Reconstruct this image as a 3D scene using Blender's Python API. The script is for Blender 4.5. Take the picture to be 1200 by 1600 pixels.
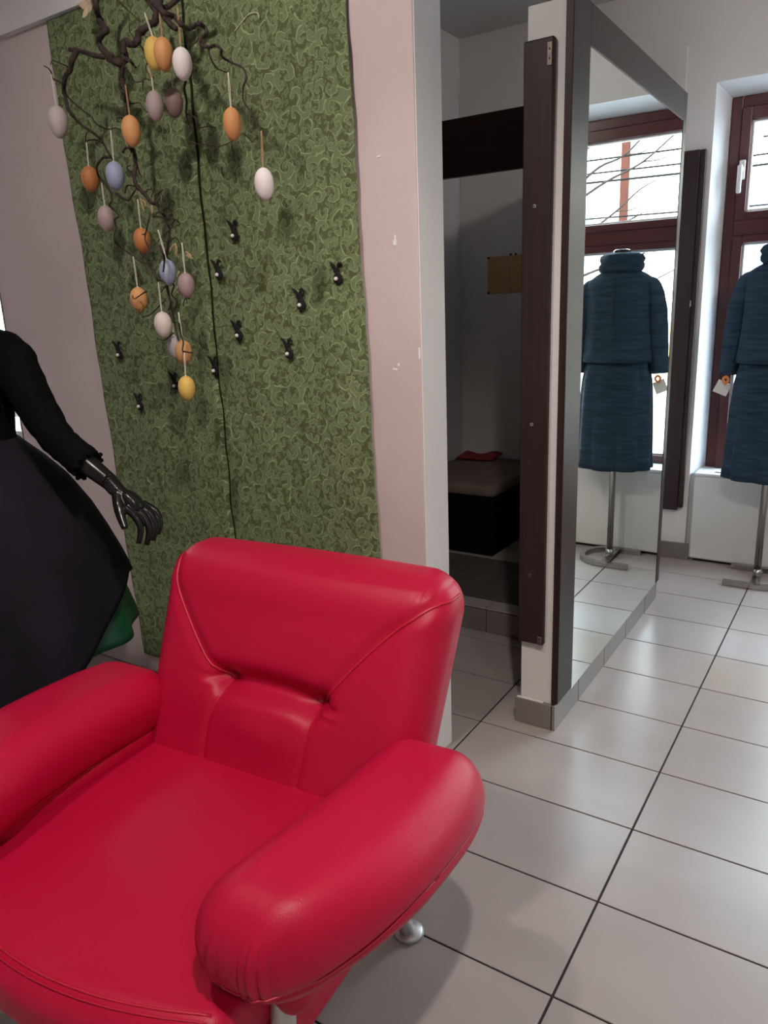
import bpy, bmesh, math, random
import numpy as np
from mathutils import Vector, Matrix
from mathutils.bvhtree import BVHTree

random.seed(7)
np.random.seed(7)
for o in list(bpy.data.objects):
    bpy.data.objects.remove(o, do_unlink=True)
scene = bpy.context.scene
COL = scene.collection

# ------------------------------------------------------------------ camera
cam_data = bpy.data.cameras.new('camera')
cam = bpy.data.objects.new('camera', cam_data)
COL.objects.link(cam)
cam_data.sensor_fit = 'VERTICAL'
cam_data.sensor_height = 32.0
cam_data.lens = 1178.917 / 1600.0 * 32.0
cam_data.clip_start = 0.05
cam_data.clip_end = 200
CR = ((0.839437, -0.111262, 0.531946), (0.542147, 0.239384, -0.805464), (-0.037722, 0.964529, 0.261268))
M4 = Matrix(CR).to_4x4()
M4.translation = Vector((0.42865, -1.21237, 1.39357))
cam.matrix_world = M4
scene.camera = cam

# ------------------------------------------------------------------ world, exposure
world = bpy.data.worlds.new('overcast_sky')
scene.world = world
world.use_nodes = True
wn = world.node_tree
wn.nodes.clear()
wo = wn.nodes.new('ShaderNodeOutputWorld')
wb = wn.nodes.new('ShaderNodeBackground')
wb.inputs['Color'].default_value = (0.78, 0.89, 1.0, 1)
wb.inputs['Strength'].default_value = 19.0
wn.links.new(wb.outputs[0], wo.inputs[0])
scene.view_settings.view_transform = 'Standard'
scene.view_settings.look = 'None'
scene.view_settings.exposure = 0.0
scene.view_settings.gamma = 1.0
scene.view_settings.use_curve_mapping = False
scene.cycles.caustics_reflective = False
scene.cycles.caustics_refractive = False

# ------------------------------------------------------------------ lamps of the shop (ceiling spots)
def spot(name, loc, target, power, size=95, blend=0.6, radius=0.05, col=(1.0, 0.90, 0.82)):
    d = bpy.data.lights.new(name, 'SPOT')
    d.energy = power; d.spot_size = math.radians(size); d.spot_blend = blend
    d.shadow_soft_size = radius; d.color = col
    o = bpy.data.objects.new(name, d); COL.objects.link(o)
    o.location = loc
    o.rotation_euler = (Vector(target) - Vector(loc)).to_track_quat('-Z', 'Y').to_euler()
    return o
spot('ceiling_spot_light', (0.47, -0.96, 2.74), (0.10, -0.50, 0.0), 118, 120, 0.5, 0.05)
spot('ceiling_spot_light', (-0.75, -0.75, 2.74), (-1.15, 0.50, 1.1), 58, 125, 0.8, 0.05)
spot('ceiling_spot_light', (1.8, -1.8, 2.74), (1.4, -1.4, 0.0), 50, 130, 0.6, 0.06)
spot('ceiling_spot_light', (1.25, 1.15, 2.74), (0.25, 2.90, 1.5), 52, 130, 0.7, 0.06)
def portal(loc, rot, sx, sy):
    d = bpy.data.lights.new('daylight_portal', 'AREA'); d.shape = 'RECTANGLE'
    d.size = sx; d.size_y = sy; d.cycles.is_portal = True
    o = bpy.data.objects.new('daylight_portal', d); COL.objects.link(o)
    o.location = loc; o.rotation_euler = rot
portal((0.52, 3.28, 1.4), (math.radians(-90), 0, 0), 1.7, 1.85)
portal((2.58, 3.28, 1.4), (math.radians(-90), 0, 0), 0.6, 1.85)

# ------------------------------------------------------------------ materials
def mat(name):
    m = bpy.data.materials.new(name); m.use_nodes = True
    nt = m.node_tree; b = nt.nodes['Principled BSDF']
    return m, nt, b
def N(nt, t, **kw):
    n = nt.nodes.new(t)
    for k, v in kw.items():
        if k == 'op': n.operation = v
        elif k == 'ins':
            for i, x in v.items(): n.inputs[i].default_value = x
        else: setattr(n, k, v)
    return n
def link(nt, a, b): nt.links.new(a, b)
def math_n(nt, op, a, b=None, c=None, clamp=False):
    n = nt.nodes.new('ShaderNodeMath'); n.operation = op; n.use_clamp = clamp
    for i, v in enumerate((a, b, c)):
        if v is None: continue
        if isinstance(v, (int, float)): n.inputs[i].default_value = v
        else: nt.links.new(v, n.inputs[i])
    return n.outputs[0]
def mixc(nt, fac, a, b):
    n = nt.nodes.new('ShaderNodeMix'); n.data_type = 'RGBA'
    if isinstance(fac, (int, float)): n.inputs[0].default_value = fac
    else: nt.links.new(fac, n.inputs[0])
    for i, v in ((6, a), (7, b)):
        if isinstance(v, tuple): n.inputs[i].default_value = (*v, 1) if len(v) == 3 else v
        else: nt.links.new(v, n.inputs[i])
    return n.outputs[2]
def noise_mat(name, c1, c2, scale=8, rough=0.5, bump=0.0, bscale=None, metal=0.0, detail=4, stretch=(1, 1, 1), coat=0.0, spec=0.5, sheen=0.0, bdist=0.002):
    """two-tone procedural material with noise mottling and fine relief"""
    m, nt, b = mat(name)
    tc = N(nt, 'ShaderNodeTexCoord'); mp = N(nt, 'ShaderNodeMapping')
    mp.inputs['Scale'].default_value = stretch
    link(nt, tc.outputs['Object'], mp.inputs[0])
    nz = N(nt, 'ShaderNodeTexNoise'); nz.inputs['Scale'].default_value = scale; nz.inputs['Detail'].default_value = detail
    link(nt, mp.outputs[0], nz.inputs['Vector'])
    r = N(nt, 'ShaderNodeMapRange'); r.inputs[1].default_value = 0.3; r.inputs[2].default_value = 0.7
    link(nt, nz.outputs[0], r.inputs[0])
    link(nt, mixc(nt, r.outputs[0], c1, c2), b.inputs['Base Color'])
    b.inputs['Roughness'].default_value = rough; b.inputs['Metallic'].default_value = metal
    b.inputs['Coat Weight'].default_value = coat; b.inputs['Specular IOR Level'].default_value = spec
    if sheen: b.inputs['Sheen Weight'].default_value = sheen
    if bump:
        nb = N(nt, 'ShaderNodeTexNoise'); nb.inputs['Scale'].default_value = bscale or scale * 6; nb.inputs['Detail'].default_value = 3
        link(nt, mp.outputs[0], nb.inputs['Vector'])
        bp = N(nt, 'ShaderNodeBump'); bp.inputs['Strength'].default_value = bump; bp.inputs['Distance'].default_value = bdist
        link(nt, nb.outputs[0], bp.inputs['Height']); link(nt, bp.outputs[0], b.inputs['Normal'])
    return m

M = {}
M['wall_white'] = noise_mat('white_paint', (0.62, 0.60, 0.585), (0.66, 0.64, 0.625), 3, 0.7, 0.12, 60)
M['wall_pink'] = noise_mat('pinkish_paint', (0.58, 0.475, 0.470), (0.63, 0.525, 0.515), 4, 0.65, 0.2, 70)
M['wall_cool'] = noise_mat('cool_white_paint', (0.60, 0.59, 0.60), (0.64, 0.63, 0.64), 3, 0.75, 0.1, 60)
M['ceiling'] = noise_mat('ceiling_paint', (0.66, 0.65, 0.65), (0.70, 0.69, 0.69), 2, 0.8, 0.1, 50)
M['grout'] = noise_mat('dark_grout', (0.016, 0.013, 0.012), (0.030, 0.024, 0.022), 40, 0.9, 0.3, 200)
M['end_white'] = noise_mat('lightened_white_paint', (0.78, 0.76, 0.735), (0.82, 0.80, 0.775), 3, 0.55, 0.06, 60)  # white of the wall end, lightened to carry the light from the right
M['white_gloss'] = noise_mat('white_laminate', (0.66, 0.65, 0.62), (0.68, 0.67, 0.64), 2, 0.35)
M['sill'] = noise_mat('white_plastic_sill', (0.74, 0.76, 0.78), (0.78, 0.80, 0.82), 2, 0.3)
M['reveal'] = noise_mat('reveal_paint', (0.70, 0.71, 0.73), (0.74, 0.75, 0.77), 3, 0.7, 0.1, 60)
M['steel'] = noise_mat('brushed_steel', (0.34, 0.325, 0.31), (0.42, 0.40, 0.39), 30, 0.26, 0.05, 200, metal=1.0, stretch=(1, 1, 0.1))
M['silver_paint'] = noise_mat('silver_painted_metal', (0.50, 0.48, 0.47), (0.56, 0.54, 0.53), 20, 0.42, metal=0.7)
M['hinge'] = noise_mat('dull_hinge_metal', (0.12, 0.10, 0.09), (0.20, 0.16, 0.15), 60, 0.5, metal=0.7)
M['chrome'] = noise_mat('chrome', (0.6, 0.6, 0.6), (0.66, 0.66, 0.66), 5, 0.15, metal=1.0)
M['black_plastic'] = noise_mat('gloss_black_plastic', (0.006, 0.005, 0.006), (0.010, 0.008, 0.009), 10, 0.24, spec=0.4)
M['black_velvet'] = noise_mat('black_velvet', (0.002, 0.002, 0.002), (0.004, 0.0035, 0.004), 60, 0.9, 0.3, 300, spec=0.08)
M['black_felt'] = noise_mat('black_felt', (0.004, 0.003, 0.004), (0.009, 0.008, 0.009), 200, 0.9, 0.3, 600)
M['pompom'] = noise_mat('white_pompom', (0.75, 0.70, 0.68), (0.85, 0.82, 0.80), 300, 0.9, 0.5, 600)
M['navy_cloth'] = noise_mat('dark_navy_cloth', (0.007, 0.006, 0.011), (0.011, 0.009, 0.016), 8, 0.8, 0.3, 500, spec=0.15)
M['green_satin'] = noise_mat('green_satin', (0.002, 0.060, 0.024), (0.004, 0.085, 0.035), 6, 0.4, 0.2, 12)
M['string'] = noise_mat('cotton_string', (0.62, 0.58, 0.48), (0.72, 0.68, 0.58), 100, 0.8)
M['jute'] = noise_mat('jute_string', (0.40, 0.24, 0.13), (0.48, 0.30, 0.17), 100, 0.8)
M['catkin'] = noise_mat('dry_catkin', (0.30, 0.22, 0.11), (0.42, 0.32, 0.17), 150, 0.8)
M['petal'] = noise_mat('dry_petal', (0.50, 0.38, 0.26), (0.62, 0.50, 0.36), 30, 0.8)
M['bark'] = noise_mat('dark_bark', (0.020, 0.010, 0.009), (0.055, 0.030, 0.025), 40, 0.75, 0.6, 120, bdist=0.004)
M['bench_black'] = noise_mat('black_box', (0.003, 0.003, 0.0035), (0.005, 0.005, 0.0055), 10, 0.7, spec=0.1)
M['beige'] = noise_mat('beige_upholstery', (0.15, 0.115, 0.092), (0.18, 0.14, 0.112), 15, 0.8, 0.2, 200)
M['red_cloth'] = noise_mat('red_cloth', (0.22, 0.012, 0.018), (0.28, 0.018, 0.026), 20, 0.8, 0.3, 100)
M['mat'] = noise_mat('charcoal_mat', (0.05, 0.045, 0.042), (0.09, 0.08, 0.075), 60, 0.95, 0.8, 300)
M['tag_card'] = noise_mat('white_card', (0.72, 0.70, 0.66), (0.76, 0.74, 0.70), 5, 0.6)
M['orange_plastic'] = noise_mat('orange_plastic', (0.75, 0.22, 0.05), (0.80, 0.26, 0.07), 20, 0.4)
M['handle_white'] = noise_mat('white_handle', (0.72, 0.73, 0.75), (0.75, 0.76, 0.78), 10, 0.3)
M['gasket'] = noise_mat('window_gasket', (0.62, 0.62, 0.62), (0.68, 0.68, 0.68), 10, 0.5)
M['facade'] = noise_mat('pale_facade', (0.66, 0.62, 0.50), (0.72, 0.68, 0.58), 1.2, 0.9)
M['facade_yellow'] = noise_mat('yellow_facade', (0.75, 0.52, 0.16), (0.80, 0.58, 0.20), 1.2, 0.9)
M['street'] = noise_mat('street_paving', (0.30, 0.30, 0.31), (0.40, 0.40, 0.41), 2, 0.9)
M['outdoor_brown'] = noise_mat('brown_downpipe', (0.05, 0.015, 0.010), (0.06, 0.02, 0.012), 3, 0.7, spec=0.1)
M['outdoor_glass'] = noise_mat('dark_pane', (0.25, 0.30, 0.36), (0.32, 0.38, 0.45), 2, 0.1)
M['wire'] = noise_mat('overhead_wire', (0.006, 0.006, 0.006), (0.010, 0.010, 0.010), 10, 0.9, spec=0.1)
M['outdoor_bark'] = noise_mat('grey_bark', (0.020, 0.015, 0.012), (0.035, 0.028, 0.022), 20, 0.9, spec=0.1)
M['seam_shade'] = noise_mat('seam_shade_cloth', (0.012, 0.014, 0.007), (0.022, 0.026, 0.012), 90, 0.9, 0.4, 300, spec=0.1)  # near-black green for the shade inside the cloth seam
M['paint_chip'] = noise_mat('bare_plaster', (0.80, 0.77, 0.74), (0.84, 0.81, 0.78), 50, 0.9)

def wood_mat(name, c1, c2, axis='Z', rough=0.35, spec=0.22):
    m, nt, b = mat(name)
    tc = N(nt, 'ShaderNodeTexCoord'); mp = N(nt, 'ShaderNodeMapping')
    s = {'Z': (60, 60, 2.0), 'Y': (60, 2.0, 60), 'X': (2.0, 60, 60)}[axis]
    mp.inputs['Scale'].default_value = s
    link(nt, tc.outputs['Object'], mp.inputs[0])
    nz = N(nt, 'ShaderNodeTexNoise'); nz.inputs['Scale'].default_value = 2.0; nz.inputs['Detail'].default_value = 5
    link(nt, mp.outputs[0], nz.inputs['Vector'])
    r = N(nt, 'ShaderNodeMapRange'); r.inputs[1].default_value = 0.3; r.inputs[2].default_value = 0.7
    link(nt, nz.outputs[0], r.inputs[0])
    link(nt, mixc(nt, r.outputs[0], c1, c2), b.inputs['Base Color'])
    b.inputs['Roughness'].default_value = rough; b.inputs['Specular IOR Level'].default_value = spec
    bp = N(nt, 'ShaderNodeBump'); bp.inputs['Strength'].default_value = 0.12; bp.inputs['Distance'].default_value = 0.001
    link(nt, nz.outputs[0], bp.inputs['Height']); link(nt, bp.outputs[0], b.inputs['Normal'])
    return m
M['wenge'] = wood_mat('wenge_laminate', (0.022, 0.012, 0.012), (0.036, 0.020, 0.019), 'Z', 0.46)
M['wenge_h'] = wood_mat('wenge_laminate_across', (0.020, 0.010, 0.010), (0.034, 0.018, 0.016), 'X', 0.33)
M['mahogany'] = wood_mat('mahogany_stain', (0.070, 0.024, 0.025), (0.095, 0.034, 0.034), 'Z', 0.30)
M['mahogany_h'] = wood_mat('mahogany_stain_across', (0.070, 0.024, 0.025), (0.095, 0.034, 0.034), 'X', 0.30)

def mirror_mat():
    m, nt, b = mat('mirror_silvering')
    b.inputs['Metallic'].default_value = 1.0; b.inputs['Roughness'].default_value = 0.0
    b.inputs['Base Color'].default_value = (0.86, 0.90, 0.86, 1)
    return m
M['mirror'] = mirror_mat()
def glass_mat():
    m = bpy.data.materials.new('window_glass'); m.use_nodes = True
    nt = m.node_tree; nt.nodes.clear()
    out = nt.nodes.new('ShaderNodeOutputMaterial')
    tr = nt.nodes.new('ShaderNodeBsdfTransparent'); tr.inputs[0].default_value = (0.95, 0.97, 0.97, 1)
    gl = nt.nodes.new('ShaderNodeBsdfGlossy'); gl.inputs['Roughness'].default_value = 0.0
    lw = nt.nodes.new('ShaderNodeFresnel'); lw.inputs[0].default_value = 1.45
    mx = nt.nodes.new('ShaderNodeMixShader')
    ge = nt.nodes.new('ShaderNodeNewGeometry')      # reflect only on entering, so the thin pane does not act as a solid prism
    inv = nt.nodes.new('ShaderNodeMath'); inv.operation = 'SUBTRACT'; inv.inputs[0].default_value = 1.0
    mu = nt.nodes.new('ShaderNodeMath'); mu.operation = 'MULTIPLY'
    nt.links.new(ge.outputs['Backfacing'], inv.inputs[1]); nt.links.new(inv.outputs[0], mu.inputs[0]); nt.links.new(lw.outputs[0], mu.inputs[1])
    nt.links.new(mu.outputs[0], mx.inputs[0]); nt.links.new(tr.outputs[0], mx.inputs[1]); nt.links.new(gl.outputs[0], mx.inputs[2])
    nt.links.new(mx.outputs[0], out.inputs[0])
    return m
M['glass'] = glass_mat()

def tile_mat(name, c1, c2, c3, rough=0.22):
    m, nt, b = mat(name)
    tc = N(nt, 'ShaderNodeTexCoord'); oi = N(nt, 'ShaderNodeObjectInfo')
    add = N(nt, 'ShaderNodeVectorMath', op='ADD')
    sc = N(nt, 'ShaderNodeVectorMath', op='SCALE'); sc.inputs['Scale'].default_value = 37.0
    cmb = N(nt, 'ShaderNodeCombineXYZ')
    link(nt, oi.outputs['Random'], cmb.inputs[0]); link(nt, oi.outputs['Random'], cmb.inputs[2])
    link(nt, cmb.outputs[0], sc.inputs[0])
    link(nt, tc.outputs['Object'], add.inputs[0]); link(nt, sc.outputs[0], add.inputs[1])
    mp = N(nt, 'ShaderNodeMapping'); mp.inputs['Scale'].default_value = (1.0, 2.0, 1.0)
    link(nt, add.outputs[0], mp.inputs[0])
    nz = N(nt, 'ShaderNodeTexNoise'); nz.inputs['Scale'].default_value = 3.2; nz.inputs['Detail'].default_value = 6; nz.inputs['Roughness'].default_value = 0.5
    link(nt, mp.outputs[0], nz.inputs['Vector'])
    r = N(nt, 'ShaderNodeMapRange'); r.inputs[1].default_value = 0.28; r.inputs[2].default_value = 0.72
    link(nt, nz.outputs[0], r.inputs[0])
    col = mixc(nt, r.outputs[0], c1, c2)
    col2 = mixc(nt, math_n(nt, 'MULTIPLY', oi.outputs['Random'], 0.5), col, c3)
    link(nt, col2, b.inputs['Base Color'])
    b.inputs['Roughness'].default_value = rough
    return m
M['tile'] = tile_mat('grey_beige_porcelain', (0.335, 0.296, 0.278), (0.385, 0.344, 0.325), (0.355, 0.318, 0.300), 0.29)
M['base_tile'] = tile_mat('grey_skirting_porcelain', (0.17, 0.148, 0.135), (0.21, 0.186, 0.172), (0.19, 0.17, 0.155), 0.35)

def leather_mat():
    m, nt, b = mat('red_leatherette')
    tc = N(nt, 'ShaderNodeTexCoord')
    nz = N(nt, 'ShaderNodeTexNoise'); nz.inputs['Scale'].default_value = 5; nz.inputs['Detail'].default_value = 4
    link(nt, tc.outputs['Object'], nz.inputs['Vector'])
    link(nt, mixc(nt, nz.outputs[0], (0.42, 0.003, 0.032), (0.48, 0.005, 0.040)), b.inputs['Base Color'])
    b.inputs['Roughness'].default_value = 0.40
    b.inputs['Specular IOR Level'].default_value = 0.28
    vo = N(nt, 'ShaderNodeTexVoronoi'); vo.inputs['Scale'].default_value = 420
    link(nt, tc.outputs['Object'], vo.inputs['Vector'])
    n2 = N(nt, 'ShaderNodeTexNoise'); n2.inputs['Scale'].default_value = 900
    link(nt, tc.outputs['Object'], n2.inputs['Vector'])
    h = math_n(nt, 'ADD', vo.outputs['Distance'], math_n(nt, 'MULTIPLY', n2.outputs[0], 0.4))
    bp = N(nt, 'ShaderNodeBump'); bp.inputs['Strength'].default_value = 0.22; bp.inputs['Distance'].default_value = 0.001
    link(nt, h, bp.inputs['Height']); link(nt, bp.outputs[0], b.inputs['Normal'])
    return m
M['leather'] = leather_mat()
M['leather_piping'] = noise_mat('red_piping', (0.46, 0.008, 0.034), (0.52, 0.012, 0.042), 30, 0.38)

def scroll_cloth():
    """green cloth with an all-over woven pattern of curling leaf scrolls"""
    m, nt, b = mat('green_scroll_damask')
    tc = N(nt, 'ShaderNodeTexCoord'); sep = N(nt, 'ShaderNodeSeparateXYZ')
    link(nt, tc.outputs['Object'], sep.inputs[0])
    cb = N(nt, 'ShaderNodeCombineXYZ'); link(nt, sep.outputs[0], cb.inputs[0]); link(nt, sep.outputs[2], cb.inputs[1])
    def scroll(scale, k, seed, width, warp):
        mp = N(nt, 'ShaderNodeMapping'); mp.inputs['Scale'].default_value = (scale, scale, 1); mp.inputs['Location'].default_value = (seed, seed * 1.7, 0)
        link(nt, cb.outputs[0], mp.inputs[0])
        nz = N(nt, 'ShaderNodeTexNoise'); nz.inputs['Scale'].default_value = 1.3; nz.inputs['Detail'].default_value = 1
        link(nt, mp.outputs[0], nz.inputs['Vector'])
        sb = N(nt, 'ShaderNodeVectorMath', op='SUBTRACT'); sb.inputs[1].default_value = (0.5, 0.5, 0.5)
        link(nt, nz.outputs['Color'], sb.inputs[0])
        scl = N(nt, 'ShaderNodeVectorMath', op='SCALE'); scl.inputs['Scale'].default_value = warp
        link(nt, sb.outputs[0], scl.inputs[0])
        ad = N(nt, 'ShaderNodeVectorMath', op='ADD'); link(nt, mp.outputs[0], ad.inputs[0]); link(nt, scl.outputs[0], ad.inputs[1])
        vo = N(nt, 'ShaderNodeTexVoronoi'); vo.voronoi_dimensions = '2D'; vo.inputs['Scale'].default_value = 1.0; vo.inputs['Randomness'].default_value = 0.75
        link(nt, ad.outputs[0], vo.inputs['Vector'])
        df = N(nt, 'ShaderNodeVectorMath', op='SUBTRACT'); link(nt, ad.outputs[0], df.inputs[0]); link(nt, vo.outputs['Position'], df.inputs[1])
        s2 = N(nt, 'ShaderNodeSeparateXYZ'); link(nt, df.outputs[0], s2.inputs[0])
        sc = N(nt, 'ShaderNodeSeparateColor'); link(nt, vo.outputs['Color'], sc.inputs[0])
        th = math_n(nt, 'ARCTAN2', s2.outputs[1], s2.outputs[0])
        sgn = math_n(nt, 'SUBTRACT', math_n(nt, 'MULTIPLY', math_n(nt, 'GREATER_THAN', sc.outputs[0], 0.5), 2.0), 1.0)
        lr = math_n(nt, 'LOGARITHM', math_n(nt, 'ADD', vo.outputs['Distance'], 0.02), 2.718)
        ph = math_n(nt, 'ADD', math_n(nt, 'MULTIPLY', th, sgn), math_n(nt, 'ADD', math_n(nt, 'MULTIPLY', lr, k), math_n(nt, 'MULTIPLY', sc.outputs[1], 6.28)))
        sn = math_n(nt, 'SINE', ph)
        # body of each leaf stroke, lighter outline on both its edges; strokes thin out towards the cell border
        fade = N(nt, 'ShaderNodeMapRange'); fade.inputs[1].default_value = 0.25; fade.inputs[2].default_value = 0.75; fade.inputs[3].default_value = 0.0; fade.inputs[4].default_value = 0.30
        link(nt, vo.outputs['Distance'], fade.inputs[0])
        lev = math_n(nt, 'ADD', fade.outputs[0], width)
        d_ = math_n(nt, 'SUBTRACT', sn, lev)
        body = N(nt, 'ShaderNodeMapRange'); body.interpolation_type = 'SMOOTHSTEP'; body.inputs[1].default_value = 0.0; body.inputs[2].default_value = 0.25
        link(nt, d_, body.inputs[0])
        edge = N(nt, 'ShaderNodeMapRange'); edge.interpolation_type = 'SMOOTHSTEP'; edge.inputs[1].default_value = 0.05; edge.inputs[2].default_value = 0.27; edge.inputs[3].default_value = 1.0; edge.inputs[4].default_value = 0.0
        link(nt, math_n(nt, 'ABSOLUTE', math_n(nt, 'SUBTRACT', d_, 0.05)), edge.inputs[0])
        return math_n(nt, 'MAXIMUM', math_n(nt, 'MULTIPLY', body.outputs[0], 0.35), edge.outputs[0])
    a = scroll(22.0, 2.7, 0.0, 0.22, 0.55)
    c = scroll(47.0, 1.8, 5.3, 0.30, 0.8)
    pat = math_n(nt, 'MAXIMUM', a, math_n(nt, 'MULTIPLY', c, 0.68))
    big = N(nt, 'ShaderNodeTexNoise'); big.inputs['Scale'].default_value = 2.2; big.inputs['Detail'].default_value = 2
    link(nt, cb.outputs[0], big.inputs['Vector'])
    ground = mixc(nt, big.outputs[0], (0.100, 0.114, 0.050), (0.092, 0.120, 0.047))
    light = mixc(nt, big.outputs[0], (0.310, 0.368, 0.205), (0.296, 0.384, 0.198))
    link(nt, mixc(nt, pat, ground, light), b.inputs['Base Color'])
    b.inputs['Roughness'].default_value = 0.72
    b.inputs['Specular IOR Level'].default_value = 0.25
    wv = N(nt, 'ShaderNodeTexNoise'); wv.inputs['Scale'].default_value = 700
    link(nt, cb.outputs[0], wv.inputs['Vector'])
    h = math_n(nt, 'ADD', pat, math_n(nt, 'MULTIPLY', wv.outputs[0], 0.3))
    bp = N(nt, 'ShaderNodeBump'); bp.inputs['Strength'].default_value = 0.35; bp.inputs['Distance'].default_value = 0.0015
    link(nt, h, bp.inputs['Height']); link(nt, bp.outputs[0], b.inputs['Normal'])
    return m
M['scroll'] = scroll_cloth()

def crinkle_mat():
    m, nt, b = mat('teal_crinkled_cloth')
    tc = N(nt, 'ShaderNodeTexCoord'); mp = N(nt, 'ShaderNodeMapping'); mp.inputs['Scale'].default_value = (9, 9, 75)
    link(nt, tc.outputs['Object'], mp.inputs[0])
    nz = N(nt, 'ShaderNodeTexNoise'); nz.inputs['Scale'].default_value = 1.0; nz.inputs['Detail'].default_value = 4; nz.inputs['Distortion'].default_value = 0.5
    link(nt, mp.outputs[0], nz.inputs['Vector'])
    r = N(nt, 'ShaderNodeMapRange'); r.inputs[1].default_value = 0.3; r.inputs[2].default_value = 0.7
    link(nt, nz.outputs[0], r.inputs[0])
    link(nt, mixc(nt, r.outputs[0], (0.019, 0.036, 0.056), (0.035, 0.062, 0.091)), b.inputs['Base Color'])
    b.inputs['Roughness'].default_value = 0.85; b.inputs['Specular IOR Level'].default_value = 0.12
    bp = N(nt, 'ShaderNodeBump'); bp.inputs['Strength'].default_value = 0.6; bp.inputs['Distance'].default_value = 0.004
    link(nt, nz.outputs[0], bp.inputs['Height']); link(nt, bp.outputs[0], b.inputs['Normal'])
    return m
M['teal'] = crinkle_mat()

def egg_mat(name, c, spk=(0.25, 0.14, 0.09)):
    m, nt, b = mat('egg_' + name)
    tc = N(nt, 'ShaderNodeTexCoord'); oi = N(nt, 'ShaderNodeObjectInfo')
    ad = N(nt, 'ShaderNodeVectorMath', op='ADD'); link(nt, tc.outputs['Object'], ad.inputs[0])
    cmb = N(nt, 'ShaderNodeCombineXYZ'); link(nt, oi.outputs['Random'], cmb.inputs[0]); link(nt, oi.outputs['Random'], cmb.inputs[1])
    link(nt, cmb.outputs[0], ad.inputs[1])
    vo = N(nt, 'ShaderNodeTexVoronoi'); vo.inputs['Scale'].default_value = 55
    link(nt, ad.outputs[0], vo.inputs['Vector'])
    sc = N(nt, 'ShaderNodeSeparateColor'); link(nt, vo.outputs['Color'], sc.inputs[0])
    thr = math_n(nt, 'MULTIPLY', math_n(nt, 'SUBTRACT', sc.outputs[0], 0.72, clamp=True), 0.55)
    spot_ = math_n(nt, 'LESS_THAN', vo.outputs['Distance'], thr)
    nz = N(nt, 'ShaderNodeTexNoise'); nz.inputs['Scale'].default_value = 30; link(nt, ad.outputs[0], nz.inputs['Vector'])
    base = mixc(nt, nz.outputs[0], tuple(v * 0.88 for v in c), tuple(min(1, v * 1.08) for v in c))
    link(nt, mixc(nt, math_n(nt, 'MULTIPLY', spot_, 0.7), base, spk), b.inputs['Base Color'])
    b.inputs['Roughness'].default_value = 0.6
    return m
EGGC = dict(yellow=(0.66, 0.43, 0.10), orange=(0.58, 0.27, 0.10), white=(0.74, 0.68, 0.68), mauve=(0.40, 0.31, 0.32),
            brown=(0.24, 0.15, 0.14), greyish=(0.50, 0.43, 0.43), orange_light=(0.64, 0.31, 0.12), orange_mid=(0.56, 0.25, 0.09),
            orange_deep=(0.48, 0.18, 0.06), blue=(0.33, 0.37, 0.52), pinkish=(0.42, 0.31, 0.32), mauve_dark=(0.33, 0.23, 0.24),
            cream=(0.62, 0.54, 0.49), white_dim=(0.60, 0.56, 0.58), tan=(0.52, 0.27, 0.11))
for k_, v_ in EGGC.items(): M['egg_' + k_] = egg_mat(k_, v_)

def notice_mat():
    m, nt, b = mat('printed_notice')
    tc = N(nt, 'ShaderNodeTexCoord'); sep = N(nt, 'ShaderNodeSeparateXYZ'); link(nt, tc.outputs['Object'], sep.inputs[0])
    rows = math_n(nt, 'GREATER_THAN', math_n(nt, 'SINE', math_n(nt, 'MULTIPLY', sep.outputs[2], 620.0)), 0.1)
    mp = N(nt, 'ShaderNodeMapping'); mp.inputs['Scale'].default_value = (220, 1, 99); link(nt, tc.outputs['Object'], mp.inputs[0])
    nz = N(nt, 'ShaderNodeTexNoise'); nz.inputs['Scale'].default_value = 1.0; link(nt, mp.outputs[0], nz.inputs['Vector'])
    ink = math_n(nt, 'MULTIPLY', rows, math_n(nt, 'GREATER_THAN', nz.outputs[0], 0.47))
    link(nt, mixc(nt, math_n(nt, 'MULTIPLY', ink, 0.55), (0.62, 0.36, 0.15), (0.16, 0.09, 0.05)), b.inputs['Base Color'])
    b.inputs['Roughness'].default_value = 0.7
    return m
M['notice'] = notice_mat()

# ------------------------------------------------------------------ mesh helpers
def tag(o, label=None, cat=None, group=None, kind=None):
    if label: o['label'] = label
    if cat: o['category'] = cat
    if group: o['group'] = group
    if kind: o['kind'] = kind
    return o
def mesh_obj(name, verts, faces, m, parent=None, smooth=False, loc=None, rotz=0.0):
    me = bpy.data.meshes.new(name)
    me.from_pydata([tuple(map(float, v)) for v in verts], [], faces)
    bm = bmesh.new(); bm.from_mesh(me); bmesh.ops.recalc_face_normals(bm, faces=bm.faces); bm.to_mesh(me); bm.free()
    if smooth:
        me.polygons.foreach_set('use_smooth', [True] * len(me.polygons))
    me.materials.append(m)
    o = bpy.data.objects.new(name, me); COL.objects.link(o)
    if parent: o.parent = parent
    if loc is not None: o.location = loc
    if rotz: o.rotation_euler = (0, 0, rotz)
    return o
def bm_obj(name, bm, m, parent=None, smooth=False):
    me = bpy.data.meshes.new(name); bm.to_mesh(me); bm.free()
    if smooth: me.polygons.foreach_set('use_smooth', [True] * len(me.polygons))
    me.materials.append(m)
    o = bpy.data.objects.new(name, me); COL.objects.link(o)
    if parent: o.parent = parent
    return o
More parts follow.
